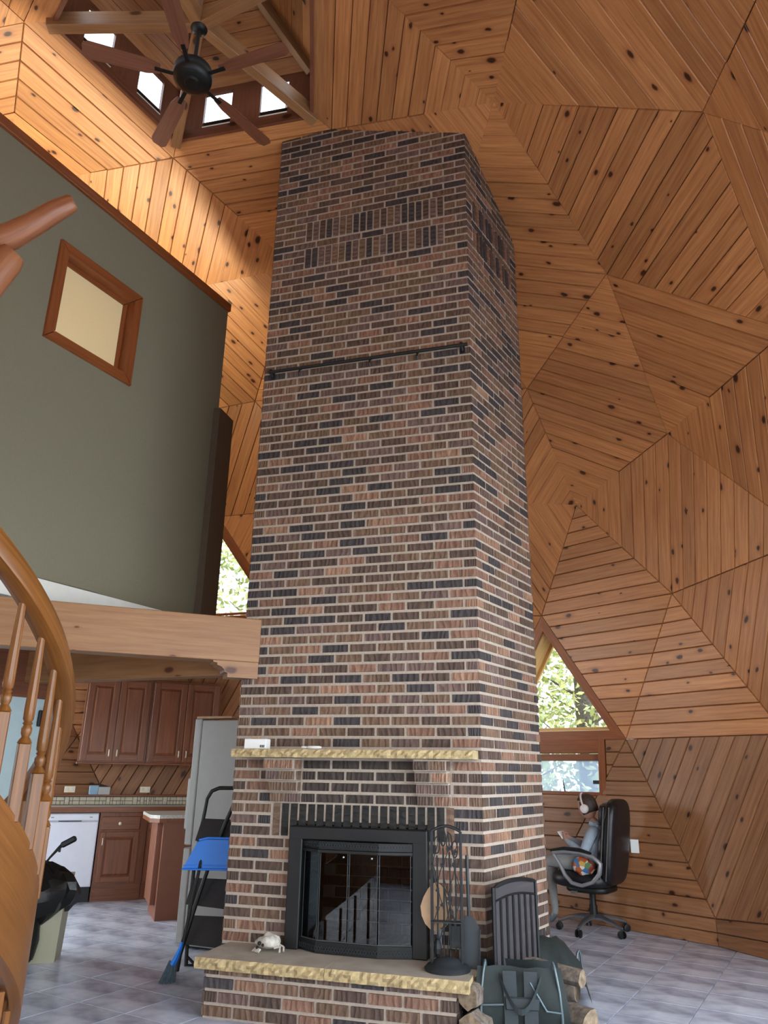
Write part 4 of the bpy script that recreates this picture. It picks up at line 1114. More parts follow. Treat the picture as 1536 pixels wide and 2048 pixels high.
# ---------------------------------------------------------------- ceiling fan
FC = V(A_.x, A_.y, 0); fan = thing('ceiling_fan', 'dark bronze ceiling fan with brown blades hanging from the cupola hub', 'fan', FC+V(0, 0, 6.9))
b = MB(); b.lathe(FC, [(.03, 6.84), (.065, 6.86), (.075, 6.90), (.072, 6.95), (.05, 6.97)], 20); b.build('canopy', BLACK, fan, 50)
b = MB(); b.tube([FC+V(0, 0, 6.45), FC+V(0, 0, 6.87)], .016, 10); b.build('downrod', BLACK, fan)
b = MB(); b.lathe(FC, [(0, 6.285), (.05, 6.285), (.06, 6.30), (.11, 6.305), (.145, 6.33), (.15, 6.36), (.145, 6.42), (.11, 6.46), (.05, 6.475), (.03, 6.50)], 28); b.build('motor_housing', BLACK, fan, 50)
for i in range(5):
    a = R(197+72*i); d = V(cos(a), sin(a), 0); s_ = V(-sin(a), cos(a), .22).normalized()
    b = MB(); c = FC+V(0, 0, 6.35); q = [c+d*.24-s_*.035, c+d*.34-s_*.058, c+d*.76-s_*.066, c+d*.80-s_*.04, c+d*.80+s_*.04, c+d*.76+s_*.066, c+d*.34+s_*.058, c+d*.24+s_*.035]
    b.prism(q, d.cross(s_), .008, 0, d); bl_ = b.build('blade', FANB, fan)
    b = MB(); b.box(c+d*.2+V(0, 0, -.008), (.16, .03, .006), mat3(d, V(-d.y, d.x, 0), V(0, 0, 1))); b.build('blade_iron', BLACK, bl_)

# ---------------------------------------------------------------- kitchen
KA = 68.0; ek = azv(KA); nk = V(ek.y, -ek.x, 0); K0 = V(-3.167, 9.067, 0); RK = mat3(ek, -nk, V(0, 0, 1))
KS = .945; EYE = V(0, 0, H)
def KP(s, z, o=0.0): return EYE+(K0+ek*s+nk*o+V(0, 0, z)-EYE)*KS
def kbox(b, s0, s1, o0, o1, z0, z1, m=0, bev=0.0): b.box(KP((s0+s1)/2, (z0+z1)/2, (o0+o1)/2), ((s1-s0)*KS, (o1-o0)*KS, (z1-z0)*KS), RK, m, bev)
def raised_door(nm, s0, s1, z0, z1, o, par, fr=.055):
    root = MB(); kbox(root, s0, s1, o, o+.008, z0, z1); d = root.build(nm, CAB, par)
    for a0, a1, b0, b1 in ((s0, s0+fr, z0, z1), (s1-fr, s1, z0, z1), (s0+fr, s1-fr, z0, z0+fr), (s0+fr, s1-fr, z1-fr, z1)):
        b = MB(); kbox(b, a0, a1, o+.008, o+.02, b0, b1, 0, .003); b.build('door_frame', CAB, d)
    b = MB(); n_ = nk; q = [KP(s0+fr+.008, z0+fr+.008, o+.008), KP(s1-fr-.008, z0+fr+.008, o+.008), KP(s1-fr-.008, z1-fr-.008, o+.008), KP(s0+fr+.008, z1-fr-.008, o+.008)]
    b.prism(q, nk, .012, 0, V(0, 0, 1), bev=.022); b.build('door_panel', CAB, d)
    return d
def pull(d, s, z, o):
    b = MB(); b.tube([KP(s, z-.035, o), KP(s, z-.028, o+.022), KP(s, z+.028, o+.022), KP(s, z+.035, o)], .007, 6); b.build('handle', IVORY, d)
def base_cab(s0, s1, label):
    t = thing('base_cabinet', label, 'cabinet', KP((s0+s1)/2, 0, -.3))
    b = MB(); kbox(b, s0, s1, -.56, 0, .10, .835); kbox(b, s0, s1, -.5, -.06, -.077, .1); b.build('body', CAB, t)
    b = MB(); kbox(b, s0+.025, s1-.08, 0, .018, .655, .795, 0, .006); d = b.build('drawer', CAB, t)
    b = MB(); c = KP((s0+s1)/2-.04, .722, .02); b.ball(c+nk*.012, .019, 10, 8); b.build('knob', IVORY, d)
    d = raised_door('door', s0+.025, s1-.08, .12, .635, .0, t); pull(d, s0+.055, .535, .02)
base_cab(.012, .535, 'wooden base cabinet with drawer right of the white dishwasher'); base_cab(.54, 1.06, 'wooden base cabinet partly hidden behind the peninsula end panel')
t = thing('base_cabinet', 'wooden base cabinet hidden left of the dishwasher behind the staircase', 'cabinet', KP(-.95, 0, -.3)); b = MB(); kbox(b, -1.2, -.61, -.56, 0, -.077, .835); b.build('body', CAB, t)
dw = thing('dishwasher', 'white built-in dishwasher under the kitchen counter', 'dishwasher', KP(-.3, 0, -.25))
b = MB(); kbox(b, -.6, .0, -.55, -.01, .08, .83); b.build('body', APPL, dw); b = MB(); kbox(b, -.595, -.004, -.01, .02, .085, .745, 0, .006); b.build('door', APPL, dw)
b = MB(); kbox(b, -.595, -.004, -.01, .022, .756, .825, 0, .005); pnl = b.build('control_panel', APPL, dw)
b = MB(); kbox(b, -.42, -.18, .02, .024, .748, .757); b.build('handle_recess', CHAR, dw)
for s in (-.5, -.1): b = MB(); kbox(b, s, s+.03, .021, .0235, .785, .797); b.build('button', STEEL, pnl)
b = MB(); kbox(b, -.595, -.004, -.5, -.05, -.077, .08); b.build('toe_kick', BLACK, dw)
CTOP = flat('speckled_laminate_counter', 'b9b6ad', .35, var=.3, scale=90)
ctr = thing('kitchen_counter', 'speckled pale countertop with wooden front edge along the back kitchen wall', 'countertop', KP(0, .87, -.25))
b = MB(); kbox(b, -1.2, 1.2, -.56, .01, .85, .895); b.build('top', CTOP, ctr); b = MB(); kbox(b, -1.2, 1.2, .01, .035, .838, .897, 0, .004); b.build('edge', CAB, ctr)
bs = thing('tile_backsplash', 'row of beige mosaic tiles with wood cap along the kitchen counter', 'backsplash', KP(0, .95, -.52))
b = MB(); kbox(b, -1.2, 1.25, -.56, -.535, .895, .99); b.build('grout', GROUT, bs)
TILEM = flat('beige_mosaic_tile', 'bdb6a0', .5, var=.15, scale=20); rr = random.Random(2); x = -1.19; n_ = 0
while x < 1.22:
    wd = rr.choice((.10, .075, .05, .09)); kind = rr.randint(0, 3)
    cells = {0: [(0, 0, 1, 1)], 1: [(0, 0, 1, .5), (0, .5, 1, 1)], 2: [(0, 0, .5, .5), (.5, 0, 1, .5), (0, .5, 1, 1)], 3: [(0, 0, .6, 1), (.6, 0, 1, .5), (.6, .5, 1, 1)]}[kind]
    for a0, b0, a1, b1 in cells:
        b = MB(); kbox(b, x+wd*a0+.003, x+wd*a1-.003, -.535, -.527, .898+.088*b0+.003, .898+.088*b1-.003, 0, .002); b.build('tile', TILEM, bs)
    x += wd
b = MB(); kbox(b, -1.2, 1.25, -.57, -.515, .99, 1.012, 0, .004); b.build('wood_cap', CAB, bs)
def upper(s0, s1, label):
    t = thing('upper_cabinet', label, 'cabinet', KP((s0+s1)/2, 1.36, -.4)); b = MB(); kbox(b, s0, s1, -.60, -.25, 1.375, 2.35); b.build('body', CAB, t)
    b = MB(); kbox(b, s0-.01, s1+.01, -.60, -.235, 1.355, 1.38, 0, .006); b.build('bottom_rail', CAB, t)
    mid = (s0+s1)/2
    for a0, a1, hx in ((s0+.02, mid-.004, mid-.045), (mid+.004, s1-.02, mid+.045)):
        d = raised_door('door', a0, a1, 1.395, 2.33, -.25, t, .07); pull(d, hx, 1.485, -.23)
upper(-.31, .45, 'two-door upper wooden cabinet above the dishwasher'); upper(.455, 1.30, 'two-door upper wooden cabinet close to the chimney, right of its twin')
def outlet(s, o, name='wall_outlet', label=''):
    t = thing(name, label, 'outlet', KP(s, 1.07, o)); b = MB(); kbox(b, s-.06, s+.06, o, o+.006, 1.035, 1.105, 0, .002); b.build('plate', IVORY, t)
    for q in (-.03, .03): b = MB(); kbox(b, s+q-.014, s+q+.014, o+.006, o+.009, 1.05, 1.09, 0, .002); b.build('socket', BELLOW if False else WHITE, t)
outlet(-.345, -.512, label='ivory outlet left of the light blue carton on the kitchen wall'); outlet(.515, -.512, label='ivory outlet right of the light blue carton on the kitchen wall')
ts = thing('tissue_carton', 'light blue and grey paper carton standing on the tile ledge', 'carton', KP(-.05, 1.012, -.54))
b = MB(); b.box(KP(-.075, 1.062, -.545), (.1, .07, .10), RK, 0, .008); b.build('blue_half', PAPER, ts); b = MB(); b.box(KP(.045, 1.055, -.545), (.13, .07, .086), RK, 0, .005); b.build('grey_half', STEEL, ts)
b = MB(); b.box(KP(.035, 1.105, -.55), (.11, .05, .02), Matrix.Rotation(.3, 3, 'Y')@RK, 0, .003); b.build('lid_flap', BLACK, ts)
pn = thing('peninsula_cabinet', 'brown kitchen peninsula with pale speckled top beside the refrigerator', 'peninsula', V(-1.9, 8.5, 0))
ep = azv(64); np_ = azv(-22); P0 = V(-2.164, 8.088, 0)*KS; RP = mat3(ep, np_, V(0, 0, 1)); RP = RP if RP.determinant() > 0 else mat3(ep, -np_, V(0, 0, 1))
PANEL = flat('brown_laminate_panel', '7a4a34', .5, var=.06, scale=9)
b = MB(); b.box(P0+ep*.35+np_*.3+V(0, 0, .42), (.7, .6, .84), RP); b.box(P0+ep*.32+np_*.58+V(0, 0, .47), (.74, .02, .74), RP); b.build('body', PANEL, pn)
b = MB(); b.box(P0+ep*.0+np_*.34+V(0, 0, .48), (.10, .5, .72), RP, 0, .003); b.build('side_panel', PANEL, pn)
b = MB(); q = [P0+ep*-.13+np_*.06, P0+ep*-.05-np_*.04, P0+ep*.8-np_*.04, P0+ep*.8+np_*.75, P0+ep*-.13+np_*.75]; b.prism([p+V(0, 0, .872) for p in q], V(0, 0, 1), .03); b.build('top', CTOP, pn)
b = MB(); b.prism([p+V(0, 0, .835) for p in q], V(0, 0, 1), .036); b.build('edge', CAB, pn)
# refrigerator seen from its side
fr = thing('refrigerator', 'tall grey bottom-freezer refrigerator side-on left of the chimney', 'refrigerator', V(-1.3, 6.8, 0)); ef = azv(112); nf = azv(22); F0_ = V(-1.594, 6.617, 0); RFf = mat3(ef, nf, V(0, 0, 1)); RFf = RFf if RFf.determinant() > 0 else mat3(ef, -nf, V(0, 0, 1))
def fbx_(b, s0, s1, o0, o1, z0, z1, bev=0): b.box(F0_+ef*(s0+s1)/2+nf*(o0+o1)/2+V(0, 0, (z0+z1)/2), (s1-s0, o1-o0, z1-z0), RFf, 0, bev)
b = MB(); fbx_(b, .075, .75, 0.0, .75, .02, 1.715, .006); b.build('body', STEEL, fr); b = MB(); fbx_(b, .0, .068, .0, .75, .735, 1.73, .008); b.build('fridge_door', STEEL, fr); b = MB(); fbx_(b, .0, .068, .0, .75, .03, .715, .008); b.build('freezer_door', STEEL, fr)
b = MB(); fbx_(b, .0, .35, .02, .12, 1.73, 1.75, .003); b.build('hinge_cover', BELLOW, fr)
b = MB(); fbx_(b, .1, .7, .05, .7, 0, .03); b.build('foot_plinth', BLACK, fr)
b = MB(); fbx_(b, -.035, -.0, .02, .06, .85, 1.25, .01); b.build('door_handle', STEEL, fr)

# ---------------------------------------------------------------- step ladder, dustpan, broom, bin
def AY(x, z, y=6.05): return V(x, y, z)
sl = thing('step_ladder', 'folded black steel step ladder with wide dark treads leaning left of the chimney', 'step ladder', V(-1.25, 6.05, 0))
b = MB(); b.tube([AY(-1.36, .0), AY(-1.372, .3), AY(-1.365, .62), AY(-1.342, .86), AY(-1.322, 1.02), AY(-1.312, 1.11), AY(-1.28, 1.165), AY(-1.225, 1.188), AY(-.98, 1.19)], .014, 8); b.build('back_rail', BLACK, sl, 50)
b = MB(); b.tube([AY(-1.075, 1.12, 5.98), AY(-1.13, .98, 5.97), AY(-1.22, .72, 5.96), AY(-1.30, .42, 5.93), AY(-1.375, .1, 5.9), AY(-1.385, .0, 5.9)], .015, 8); b.build('front_rail', BLACK, sl, 50)
b = MB(); b.tube([AY(-.78, 1.12, 5.98), AY(-.83, .98, 5.97), AY(-.92, .72, 5.96), AY(-1.0, .42, 5.93), AY(-1.075, .0, 5.9)], .015, 8); b.build('front_rail', BLACK, sl, 50)
TREAD = flat('dark_ribbed_tread', '2d2a2b', .7, var=.2, scale=90, bmp=.4)
for (xa, za, xb, zb_) in ((-1.335, .965, -1.355, .82), (-1.36, .56, -1.385, .40), (-1.365, .315, -1.395, .15)):
    b = MB(); b.prism([AY(xa, za, 6.07), AY(xa+.36, za-.01, 6.07), AY(xb+.36, zb_-.035, 5.99), AY(xb, zb_, 5.99)], V(0, -1, .3), .025); b.build('tread', TREAD, sl)
b = MB(); b.tube([AY(-1.352, .0), AY(-1.0, .0+.012)], .012, 6); b.tube([AY(-1.36, .06), AY(-1.30, .012), AY(-1.2, .012)], .01, 6); b.build('foot_bar', BLACK, sl)
dp = thing('dustpan', 'bright blue plastic dustpan hooked on the black step ladder', 'dustpan', V(-1.3, 5.88, .75))
b = MB(); q = [AY(-1.405, .645, 5.86), AY(-1.02, .645, 5.86), AY(-1.06, .845, 5.87), AY(-1.27, .845, 5.87), AY(-1.315, .825, 5.87)]; b.prism(q, V(0, -1, 0), .012, bev=.004); b.build('pan', BLUEP, dp)
b = MB(); b.box(AY(-1.21, .648, 5.84), (.385, .03, .012), None, 0, .003); b.box(AY(-1.21, .672, 5.845), (.37, .006, .006)); b.build('lip', BLUEP, dp)
b = MB(); b.tube([AY(-1.3, .838, 5.855), AY(-1.24, .853, 5.85), AY(-1.06, .852, 5.85)], .008, 6); b.build('rim', BLUEP, dp)
br = thing('broom', 'upright broom with black pole, blue head and grey bristles beside the step ladder', 'broom', V(-1.36, 5.6, 0))
b = MB(); b.tube([V(-1.30, 5.62, .21), V(-1.285, 5.80, .55), V(-1.27, 5.9, .80)], .012, 8); b.build('pole', BLACK, br)
b = MB(); b.tube([V(-1.302, 5.615, .235), V(-1.308, 5.61, .20), V(-1.325, 5.6, .15), V(-1.345, 5.59, .105)], [.016, .022, .03, .036], 10, squash=(.55, 1)); b.build('head', BLUEP, br)
b = MB(); rr = random.Random(4)
BRIS = flat('grey_blue_bristles', '4d5c66', .8, var=.3, scale=50)
for i in range(90):
    a = rr.uniform(-1, 1); o_ = rr.uniform(-.016, .016); p = V(-1.345+a*.022, 5.59+o_, .12-a*.012); q = V(-1.368+a*.05+rr.uniform(-.006, .006), 5.57+o_*1.6, .004+rr.random()*.012)
    b.tube([p, q], .0022, 4, cap=False)
b.build('bristles', BRIS, br, kind='stuff')
tr_ = thing('waste_bin', 'beige kitchen bin overhung by a crumpled black bin liner', 'bin', V(-2.42, 6.15, 0))
b = MB()
q0 = [V(-2.56, 6.02, 0), V(-2.315, 6.09, 0), V(-2.36, 6.32, 0), V(-2.60, 6.25, 0)]; cc = sum(q0, Vector())/4; q1 = [cc+(p-cc)*1.16+V(0, 0, .56) for p in q0]
b.poly(q0[::-1]); [b.poly([q0[i], q0[(i+1) % 4], q1[(i+1) % 4], q1[i]]) for i in range(4)]; b.build('bin', BIN, tr_)
def bagf(p, d):
    k = .98+.07*sin(4*d.x+2*d.z)+.05*abs(sin(7*d.y+9*d.z+1))+.05*abs(sin(11*d.x-6*d.y+4*d.z))-.03*abs(sin(19*d.z+8*d.x))+.02*sin(27*d.y+13*d.x)
    return p*k
rr = random.Random(8); b = MB(); rows = []; N_ = 26
fold = [rr.uniform(-.10, .10) for _ in range(N_)]
for z, cx, r in ((.655, -2.53, .03), (.63, -2.52, .075), (.60, -2.49, .12), (.555, -2.455, .165), (.50, -2.43, .195), (.46, -2.415, .20), (.42, -2.42, .195), (.37, -2.435, .175), (.33, -2.455, .155), (.29, -2.48, .125), (.25, -2.51, .09)):
    rows.append([V(cx+r*cos(2*pi*j/N_)*(1+fold[j]*(.5+z)+rr.uniform(-.06, .06)), 6.12+r*sin(2*pi*j/N_)*(1+fold[j]+rr.uniform(-.06, .06)), z+rr.uniform(-.012, .012)+.03*sin(3*2*pi*j/N_+cx*40)*(r/.2)) for j in range(N_)])
b.grid(rows[::-1], closev=True, flip=True); b.poly(rows[0]); b.poly(rows[-1][::-1]); b.build('liner', BAGP, tr_, 20)
b = MB(); b.ball(V(-2.50, 6.02, .20), (.075, .07, .2), 18, 14, 0, None, bagf); b.build('liner_tail', BAGP, tr_, 30)
du = thing('scrub_brush', 'black long-handled brush sticking up out of the bin liner', 'brush', V(-2.5, 6.1, .6))
b = MB(); b.tube([V(-2.53, 6.1, .58), V(-2.46, 6.1, .68), V(-2.405, 6.1, .745), V(-2.385, 6.1, .765)], [.008, .008, .012, .014], 8); b.build('handle', BLACK, du)
b = MB(); b.box(V(-2.335, 6.1, .792), (.115, .04, .042), Matrix.Rotation(R(-28), 3, 'Y'), 0, .01); b.box(V(-2.395, 6.1, .735), (.014, .014, .03), None); b.build('head', BLACK, du)

# outlet low on the right wall
o_ = thing('wall_outlet', 'white outlet on the boarded wall behind the black office chair', 'outlet', V(2.40, 7.42, .70))
b = MB(); dn = azv(210); b.box(V(2.362, 7.48, .704), (.075, .008, .115), mat3(V(-dn.y, dn.x, 0), dn, V(0, 0, 1)), 0, .002); b.build('plate', PLAST, o_)

# ---------------------------------------------------------------- office chair and the person in it
CH = V(1.93, 7.44, 0); fw_ = azv(-55); lf = azv(-145); up_ = V(0, 0, 1)
def L_(f, l, z): return CH+fw_*f+lf*l+V(0, 0, z)
RC = mat3(fw_, lf, up_); RC = RC if RC.determinant() > 0 else mat3(fw_, -lf, up_)
chair = thing('office_chair', 'high-backed black leather office chair with grey loop arms and aluminium base', 'office chair', CH)
def pad(nm, c, half, Rm, mt, pw=3.2, par=chair):
    """soft cushion: superellipsoid"""
    def sp(x): return math.copysign(abs(x)**(2/pw), x)
    b = MB(); rows = []
    for i in range(15):
        t = -pi/2+pi*i/14; row = []
        for j in range(24):
            a = 2*pi*j/24; row.append(Vector(c)+Rm@V(half[0]*sp(cos(t))*sp(cos(a)), half[1]*sp(cos(t))*sp(sin(a)), half[2]*sp(sin(t))))
        rows.append(row)
    b.grid(rows, closev=True, flip=True); return b.build(nm, mt, par, 60)
tb = (up_*1-fw_*.13).normalized(); nbk = lf.cross(tb); nbk = nbk if nbk.dot(fw_) > 0 else -nbk; RBK = mat3(nbk, lf, tb); RBK = RBK if RBK.determinant() > 0 else mat3(nbk, -lf, tb)
bk = pad('backrest', L_(-.255, 0, .76), (.065, .26, .36), RBK, LEATHER, 4)
pad('back_cushion', L_(-.19, 0, .66), (.06, .22, .2), RBK, LEATHER, 4); pad('headrest', L_(-.225, 0, .98), (.06, .22, .10), RBK, LEATHER, 4)
PIPE = flat('grey_piping', '55504c', .6)
for o in (-.215, -.265):
    b = MB(); b.tube([L_(o-.13*(z-.76)+.0, .262, z) for z in (.45, .6, .75, .9, 1.05)], .005, 6); b.build('piping', PIPE, bk)
pad('seat', L_(.05, 0, .435), (.27, .26, .07), RC, LEATHER, 3.6); pad('seat_shell', L_(.0, 0, .36), (.2, .2, .035), RC, BLACK, 4)
for sd in (1, -1):
    pts = [(.235, .655), (.12, .672), (-.02, .668), (-.14, .64), (-.20, .59), (-.185, .51), (-.12, .44), (-.02, .405), (.07, .42), (.13, .48), (.175, .57)]
    P_ = [L_(f, .295*sd, z) for f, z in pts]; P_.append(P_[0].lerp(P_[-1], .15))
    b = MB(); b.tube(P_, [.024, .026, .022, .022, .026, .026, .022, .022, .022, .021, .02, .02], 10, squash=(.75, 1.1)); arm = b.build('armrest', ARMG, chair, 60)
    b = MB(); b.tube([L_(.25, .295*sd, .672), L_(.12, .295*sd, .695), L_(-.02, .295*sd, .69), L_(-.12, .295*sd, .668)], [.02, .03, .03, .018], 10, squash=(.6, 1.1)); b.build('arm_pad', BLACK, arm, 60)
b = MB(); b.tube([L_(0, 0, .35), L_(0, 0, .20)], .028, 12); b.tube([L_(0, 0, .22), L_(0, 0, .12)], .036, 12); b.build('gas_lift', BLACK, chair, 50)
for k in range(5):
    a = R(13+72*k); d = V(cos(a)*1, sin(a), 0)
    b = MB(); b.tube([CH+V(0, 0, .125), CH+d*.10+V(0, 0, .128), CH+d*.22+V(0, 0, .108), CH+d*.31+V(0, 0, .075)], [.036, .032, .026, .02], 8, squash=(.7, 1)); leg = b.build('base_leg', CHROME, chair, 60)
    s_ = V(-d.y, d.x, 0); c = CH+d*.31
    b = MB(); Rw = mat3(d, up_, s_); Rw = Rw if Rw.determinant() > 0 else mat3(d, -up_, s_)
    for sg in (-1, 1): b.lathe(c+s_*.017*sg+V(0, 0, .031)-s_*.008, [(.02, 0), (.031, .003), (.031, .013), (.02, .016)], 14, 0, Rw)
    b.tube([c+V(0, 0, .03), c+V(0, 0, .075)], .009, 6); b.build('caster', BLACK, leg, 50)
b = MB(); b.tube([L_(.05, .05, .35), L_(.07, .24, .345)], .006, 6); b.box(L_(.07, .26, .345), (.05, .03, .02), RC, 0, .004); b.build('tilt_lever', PIPE, chair)

HOOD = flat('pale_blue_grey_hoodie', '98a3ae', .9, var=.08, scale=40, bmp=.3); PANTS = flat('light_grey_trousers', '93918f', .9, var=.08, scale=40, bmp=.2)
SKIN = flat('skin', 'b98873', .55, var=.05); HAIR = flat('brown_hair', '3a2a22', .6, var=.35, scale=70, bmp=.5); SHOE = flat('grey_shoe', '6d7478', .7)
HPH = flat('cream_headphone_plastic', 'd8cdc6', .4, var=.03)
person = thing('person', 'person in pale grey hoodie and headphones, seated in the office chair looking at a phone', 'person', L_(0, 0, .5))
def skin_body():
    J = [('pel', (-.07, 0, .565), .105), ('sp', (-.10, 0, .66), .10), ('ch', (-.105, 0, .79), .108), ('nb', (-.08, 0, .895), .052), ('nt', (-.04, 0, .955), .042)]
    for n_, s_ in (('L', 1), ('R', -1)):
        J += [('cl'+n_, (-.095, .085*s_, .85), .062), ('sh'+n_, (-.09, .15*s_, .83), .058), ('el'+n_, (-.02, .205*s_, .655), .045), ('wr'+n_, (.17, .075*s_, .735), .028), ('pm'+n_, (.225, .045*s_, .765), .022),
              ('hp'+n_, (.0, .085*s_, .555), .083), ('md'+n_, (.2, .105*s_, .57), .074), ('kn'+n_, (.40, .115*s_, .565), .055), ('cf'+n_, (.43, .115*s_, .36), .047), ('an'+n_, (.41, .115*s_, .10), .033), ('ft'+n_, (.45, .118*s_, .045), .038), ('to'+n_, (.54, .125*s_, .036), .033)]
    E_ = [('pel', 'sp'), ('sp', 'ch'), ('ch', 'nb'), ('nb', 'nt')]
    for s_ in 'LR': E_ += [('ch', 'cl'+s_), ('cl'+s_, 'sh'+s_), ('sh'+s_, 'el'+s_), ('el'+s_, 'wr'+s_), ('wr'+s_, 'pm'+s_), ('pel', 'hp'+s_), ('hp'+s_, 'md'+s_), ('md'+s_, 'kn'+s_), ('kn'+s_, 'cf'+s_), ('cf'+s_, 'an'+s_), ('an'+s_, 'ft'+s_), ('ft'+s_, 'to'+s_)]
    for n_, s_ in (('L', 1), ('R', -1)):                            # fingers curl up round the phone, thumb on top
        for q in range(4):
            o = -.018+.012*q
            pts = [(.235, (.040-.01)*s_, .765+o), (.262, .020*s_, .768+o), (.270, -.0+.006*s_, .772+o), (.258, -.004*s_+.002*s_, .775+o)]
            for i, p in enumerate(pts): J.append(('f%d%d%s' % (q, i, n_), p, .0085-.001*i))
            E_ += [('pm'+n_, 'f%d0%s' % (q, n_))]+[('f%d%d%s' % (q, i, n_), 'f%d%d%s' % (q, i+1, n_)) for i in range(3)]
        pts = [(.21, .04*s_, .79), (.228, .028*s_, .806), (.247, .016*s_, .808)]
        for i, p in enumerate(pts): J.append(('t%d%s' % (i, n_), p, .0095-.001*i))
        E_ += [('pm'+n_, 't0'+n_), ('t0'+n_, 't1'+n_), ('t1'+n_, 't2'+n_)]
    idx = {j[0]: i for i, j in enumerate(J)}
    me = bpy.data.meshes.new('body'); me.from_pydata([tuple(L_(*j[1])) for j in J], [(idx[a], idx[b]) for a, b in E_], [])
    o = bpy.data.objects.new('body', me); C.objects.link(o)
    sk_ = o.modifiers.new('skin', 'SKIN'); sk_.use_smooth_shade = True; sk_.branch_smoothing = .6
    for i, j in enumerate(J):
        r = me.skin_vertices[0].data[i]; r.radius = (j[2], j[2]); r.use_root = (j[0] == 'pel')
    ss = o.modifiers.new('sub', 'SUBSURF'); ss.levels = 1; ss.render_levels = 1
    dg = bpy.context.evaluated_depsgraph_get(); dg.update()
    nm = bpy.data.meshes.new_from_object(o.evaluated_get(dg)); C.objects.unlink(o); bpy.data.objects.remove(o)
    for m_ in (HOOD, PANTS, SKIN, SHOE): nm.materials.append(m_)
    inv = mat3(fw_, lf, up_).inverted()
    for p in nm.polygons:
        c = inv@(Vector(p.center)-CH); k = 0
        if c.z < .615 and (c.x > -.04 or c.z < .58): k = 1
        if c.z < .085 and c.x > .35: k = 3
        if c.x > .185 and .70 < c.z < .84: k = 2
        if c.z > .915 and abs(c.y) < .07: k = 2
        p.material_index = k
    nm.polygons.foreach_set('use_smooth', [True]*len(nm.polygons))
    bo = bpy.data.objects.new('body', nm); link(bo, person); return bo
skin_body()
hc = L_(-.005, 0, 1.035); hf = (fw_*.93-up_*.36).normalized(); hu = (up_-hf*up_.dot(hf)).normalized(); hl = lf
RH = mat3(hf, hl, hu); RH = RH if RH.determinant() > 0 else mat3(hf, -hl, hu)
def headf(p, d):
    q = p.copy()
    if d.z < -.2: q.y *= 1-.28*(-d.z-.2); q.x *= 1-.12*(-d.z-.2)
    if d.x > 0:
        q.x += .016*math.exp(-((d.y/.16)**2+((d.z+.12)/.2)**2))           # nose
        q.x += .005*math.exp(-((d.y/.3)**2+((d.z+.48)/.1)**2))            # lips
        q.x -= .006*math.exp(-(((abs(d.y)-.34)/.16)**2+((d.z-.10)/.14)**2))   # eye sockets
        q.x += .004*math.exp(-((d.y/.25)**2+((d.z+.85)/.2)**2))
    return q
b = MB(); b.ball(hc, (.086, .068, .105), 28, 20, 0, RH, headf); hd_ = b.build('head', SKIN, person, 70)
def hairf(p, d):
    k = 1.0+.03*sin(17*d.y+9*d.x)
    if d.x > .62-.5*max(0, d.z) and d.z < .62: k = .80
    if d.z < -.62: k = .82
    return p*k
b = MB(); b.ball(hc-hf*.008+hu*.008, (.096, .079, .112), 28, 20, 0, RH, hairf); b.build('hair', HAIR, hd_, 70)
b = MB(); b.tube([hc+hf*.0+hl*(.088*cos(t))+hu*(.124*sin(t)) for t in [pi*i/14 for i in range(15)]], .009, 8, squash=(1, 1.6)); hp_ = b.build('headphones', HPH, person, 60)
for sg in (1, -1):
    b = MB(); b.lathe(hc+hl*.068*sg-hu*.012, [(.035, 0), (.04, .006), (.04, .022), (.032, .03), (0, .032)], 18, 0, mat3(hf, hu*1, hl*sg) if mat3(hf, hu, hl*sg).determinant() > 0 else mat3(hf, -hu, hl*sg)); b.build('ear_cup', HPH, hp_, 50)
for sg in (1, -1):
    b = MB(); b.ball(hc+hf*.072+hl*.027*sg+hu*.010, (.008, .011, .006), 8, 6, 0, RH); b.build('eye', BLACK, hd_)
b = MB(); b.tube([L_(-.13+.02*cos(t), .085*cos(t), .885+.02*sin(t)) for t in [2*pi*i/12 for i in range(13)]], .028, 8); b.tube([L_(-.075+.062*sin(t)*-1, .075*cos(t), .895-.018*sin(t)) for t in [pi*i/8 for i in range(-1, 10)]], .024, 8); b.build('hood', HOOD, person, 70)
b = MB(); nph = (hf*-1+up_*.4).normalized(); b.box(L_(.247, 0, .785), (.15, .008, .075), mat3(lf, (fw_*.8-up_*.6).normalized(), lf.cross((fw_*.8-up_*.6).normalized())), 0, .003)
tag(b.build('phone', PLAST), 'slim pale phone held by the person in the office chair', 'phone')
cl = thing('patterned_pouch', 'small multicoloured printed pouch beside the person inside the chair arm', 'pouch', L_(.02, .22, .55))
def pouchf(p, d): return p*(1+.12*sin(7*d.x)*sin(6*d.z+1))
COLR, _t, _b = newmat('multicoloured_print'); _v = N(_t, 'TexVoronoi'); _v.inputs['Scale'].default_value = 26; _t.links.new(N(_t, 'TexCoord').outputs['Object'], _v.inputs['Vector'])
_s = N(_t, 'SeparateColor'); _t.links.new(_v.outputs['Color'], _s.inputs[0])
_t.links.new(ramp(_t, _s.outputs[0], [(0, lin('b05a30')), (.25, lin('d8d4cc')), (.45, lin('3c6a9a')), (.62, lin('8a2f24')), (.8, lin('c9a050')), (.93, lin('5a7a4a'))], 'CONSTANT'), _b.inputs['Base Color'])
b = MB(); b.ball(L_(-.02, .225, .555), (.105, .035, .075), 18, 12, 0, RC, pouchf); b.build('pouch', COLR, cl, 60)

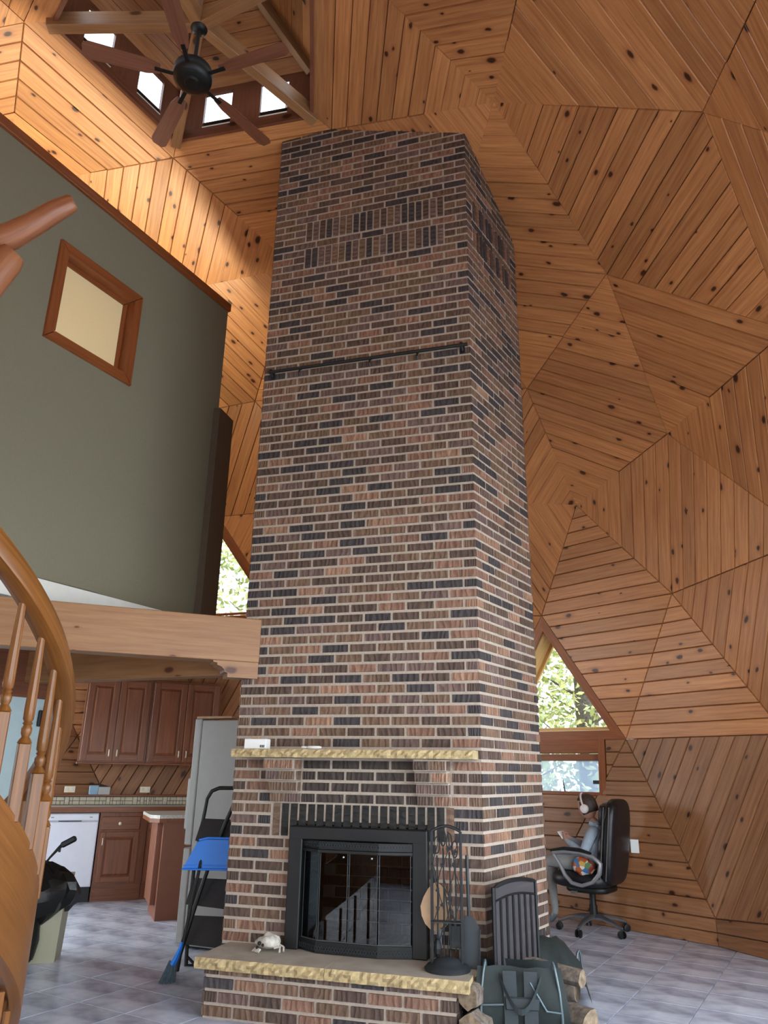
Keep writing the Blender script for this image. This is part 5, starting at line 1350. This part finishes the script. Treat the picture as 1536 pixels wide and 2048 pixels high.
# ---------------------------------------------------------------- outside: ground and trees seen through the windows
GRND = flat('leaf_litter_ground', '7d7a52', .9, var=.3, scale=3)
b = MB()
for x0, x1, y0, y1 in ((-40, -9.02, -30, 50), (7.02, 40, -30, 50), (-9.02, 7.02, 12.02, 50), (-9.02, 7.02, -30, -4.02)): b.poly([V(x0, y0, -.3), V(x1, y0, -.3), V(x1, y1, -.3), V(x0, y1, -.3)])
gr = b.build('ground', GRND); gr['kind'] = 'structure'
LEAF, _t, _b = newmat('autumn_leaf'); _g = N(_t, 'NewGeometry').outputs['Random Per Island']
_t.links.new(ramp(_t, _g, [(0, lin('8fa070')), (.4, lin('c2c878')), (.75, lin('e2d98a')), (1, lin('a9b88c'))]), _b.inputs['Base Color']); _b.inputs['Roughness'].default_value = .6
rr = random.Random(11); fm = MB()
for i in range(3500):
    z = rr.uniform(.2, 8.0); r = (1.9-.14*z)*math.sqrt(rr.random())+.15; a = rr.random()*2*pi
    c = V(cos(a)*r, sin(a)*r, z); d1 = V(rr.gauss(0, 1), rr.gauss(0, 1), rr.gauss(0, 1)).normalized(); d2 = d1.orthogonal().normalized(); s_ = rr.uniform(.04, .09)
    fm.poly([c-d1*s_, c+d2*s_*.5, c+d1*s_, c-d2*s_*.5])
fol = fm.mesh('foliage', LEAF)
tk = MB(); tk.tube([V(0, 0, -.3), V(.03, 0, 3), V(-.02, .04, 8)], [.16, .12, .04], 8)
for i in range(14):
    z = 1+i*.45; a = i*2.4; tk.tube([V(0, 0, z), V(cos(a)*.9, sin(a)*.9, z+.5)], [.03, .008], 5)
trk = tk.mesh('trunk', BARK, 60)
for i, (x, y, s_) in enumerate(((2.2, 13.2, 1), (3.6, 13.6, 1.1), (1.2, 15.4, 1.25), (4.6, 16.8, 1.3), (2.9, 18.5, 1.5), (-.6, 17.5, 1.4), (-3.9, 13.6, 1.1), (-2.7, 15.5, 1.3), (-5.8, 16.5, 1.4), (5.4, 12.4, 1.1))):
    t = thing('tree', ('yellow-green autumn tree standing outside the windows beyond the chimney' if x > -1 else 'yellow-green autumn tree outside beyond the kitchen wall'), 'tree', (x, y, 0), 'trees outside right' if x > -1 else 'trees outside left')
    t.rotation_euler = (0, 0, i*1.3); t.scale = (s_, s_, s_)
    for nm, me in (('trunk', trk), ('foliage', fol)):
        o = bpy.data.objects.new(nm, me); C.objects.link(o); o.parent = t; PW[o.name] = Matrix.Identity(4)
        if nm == 'foliage': o['kind'] = 'stuff'
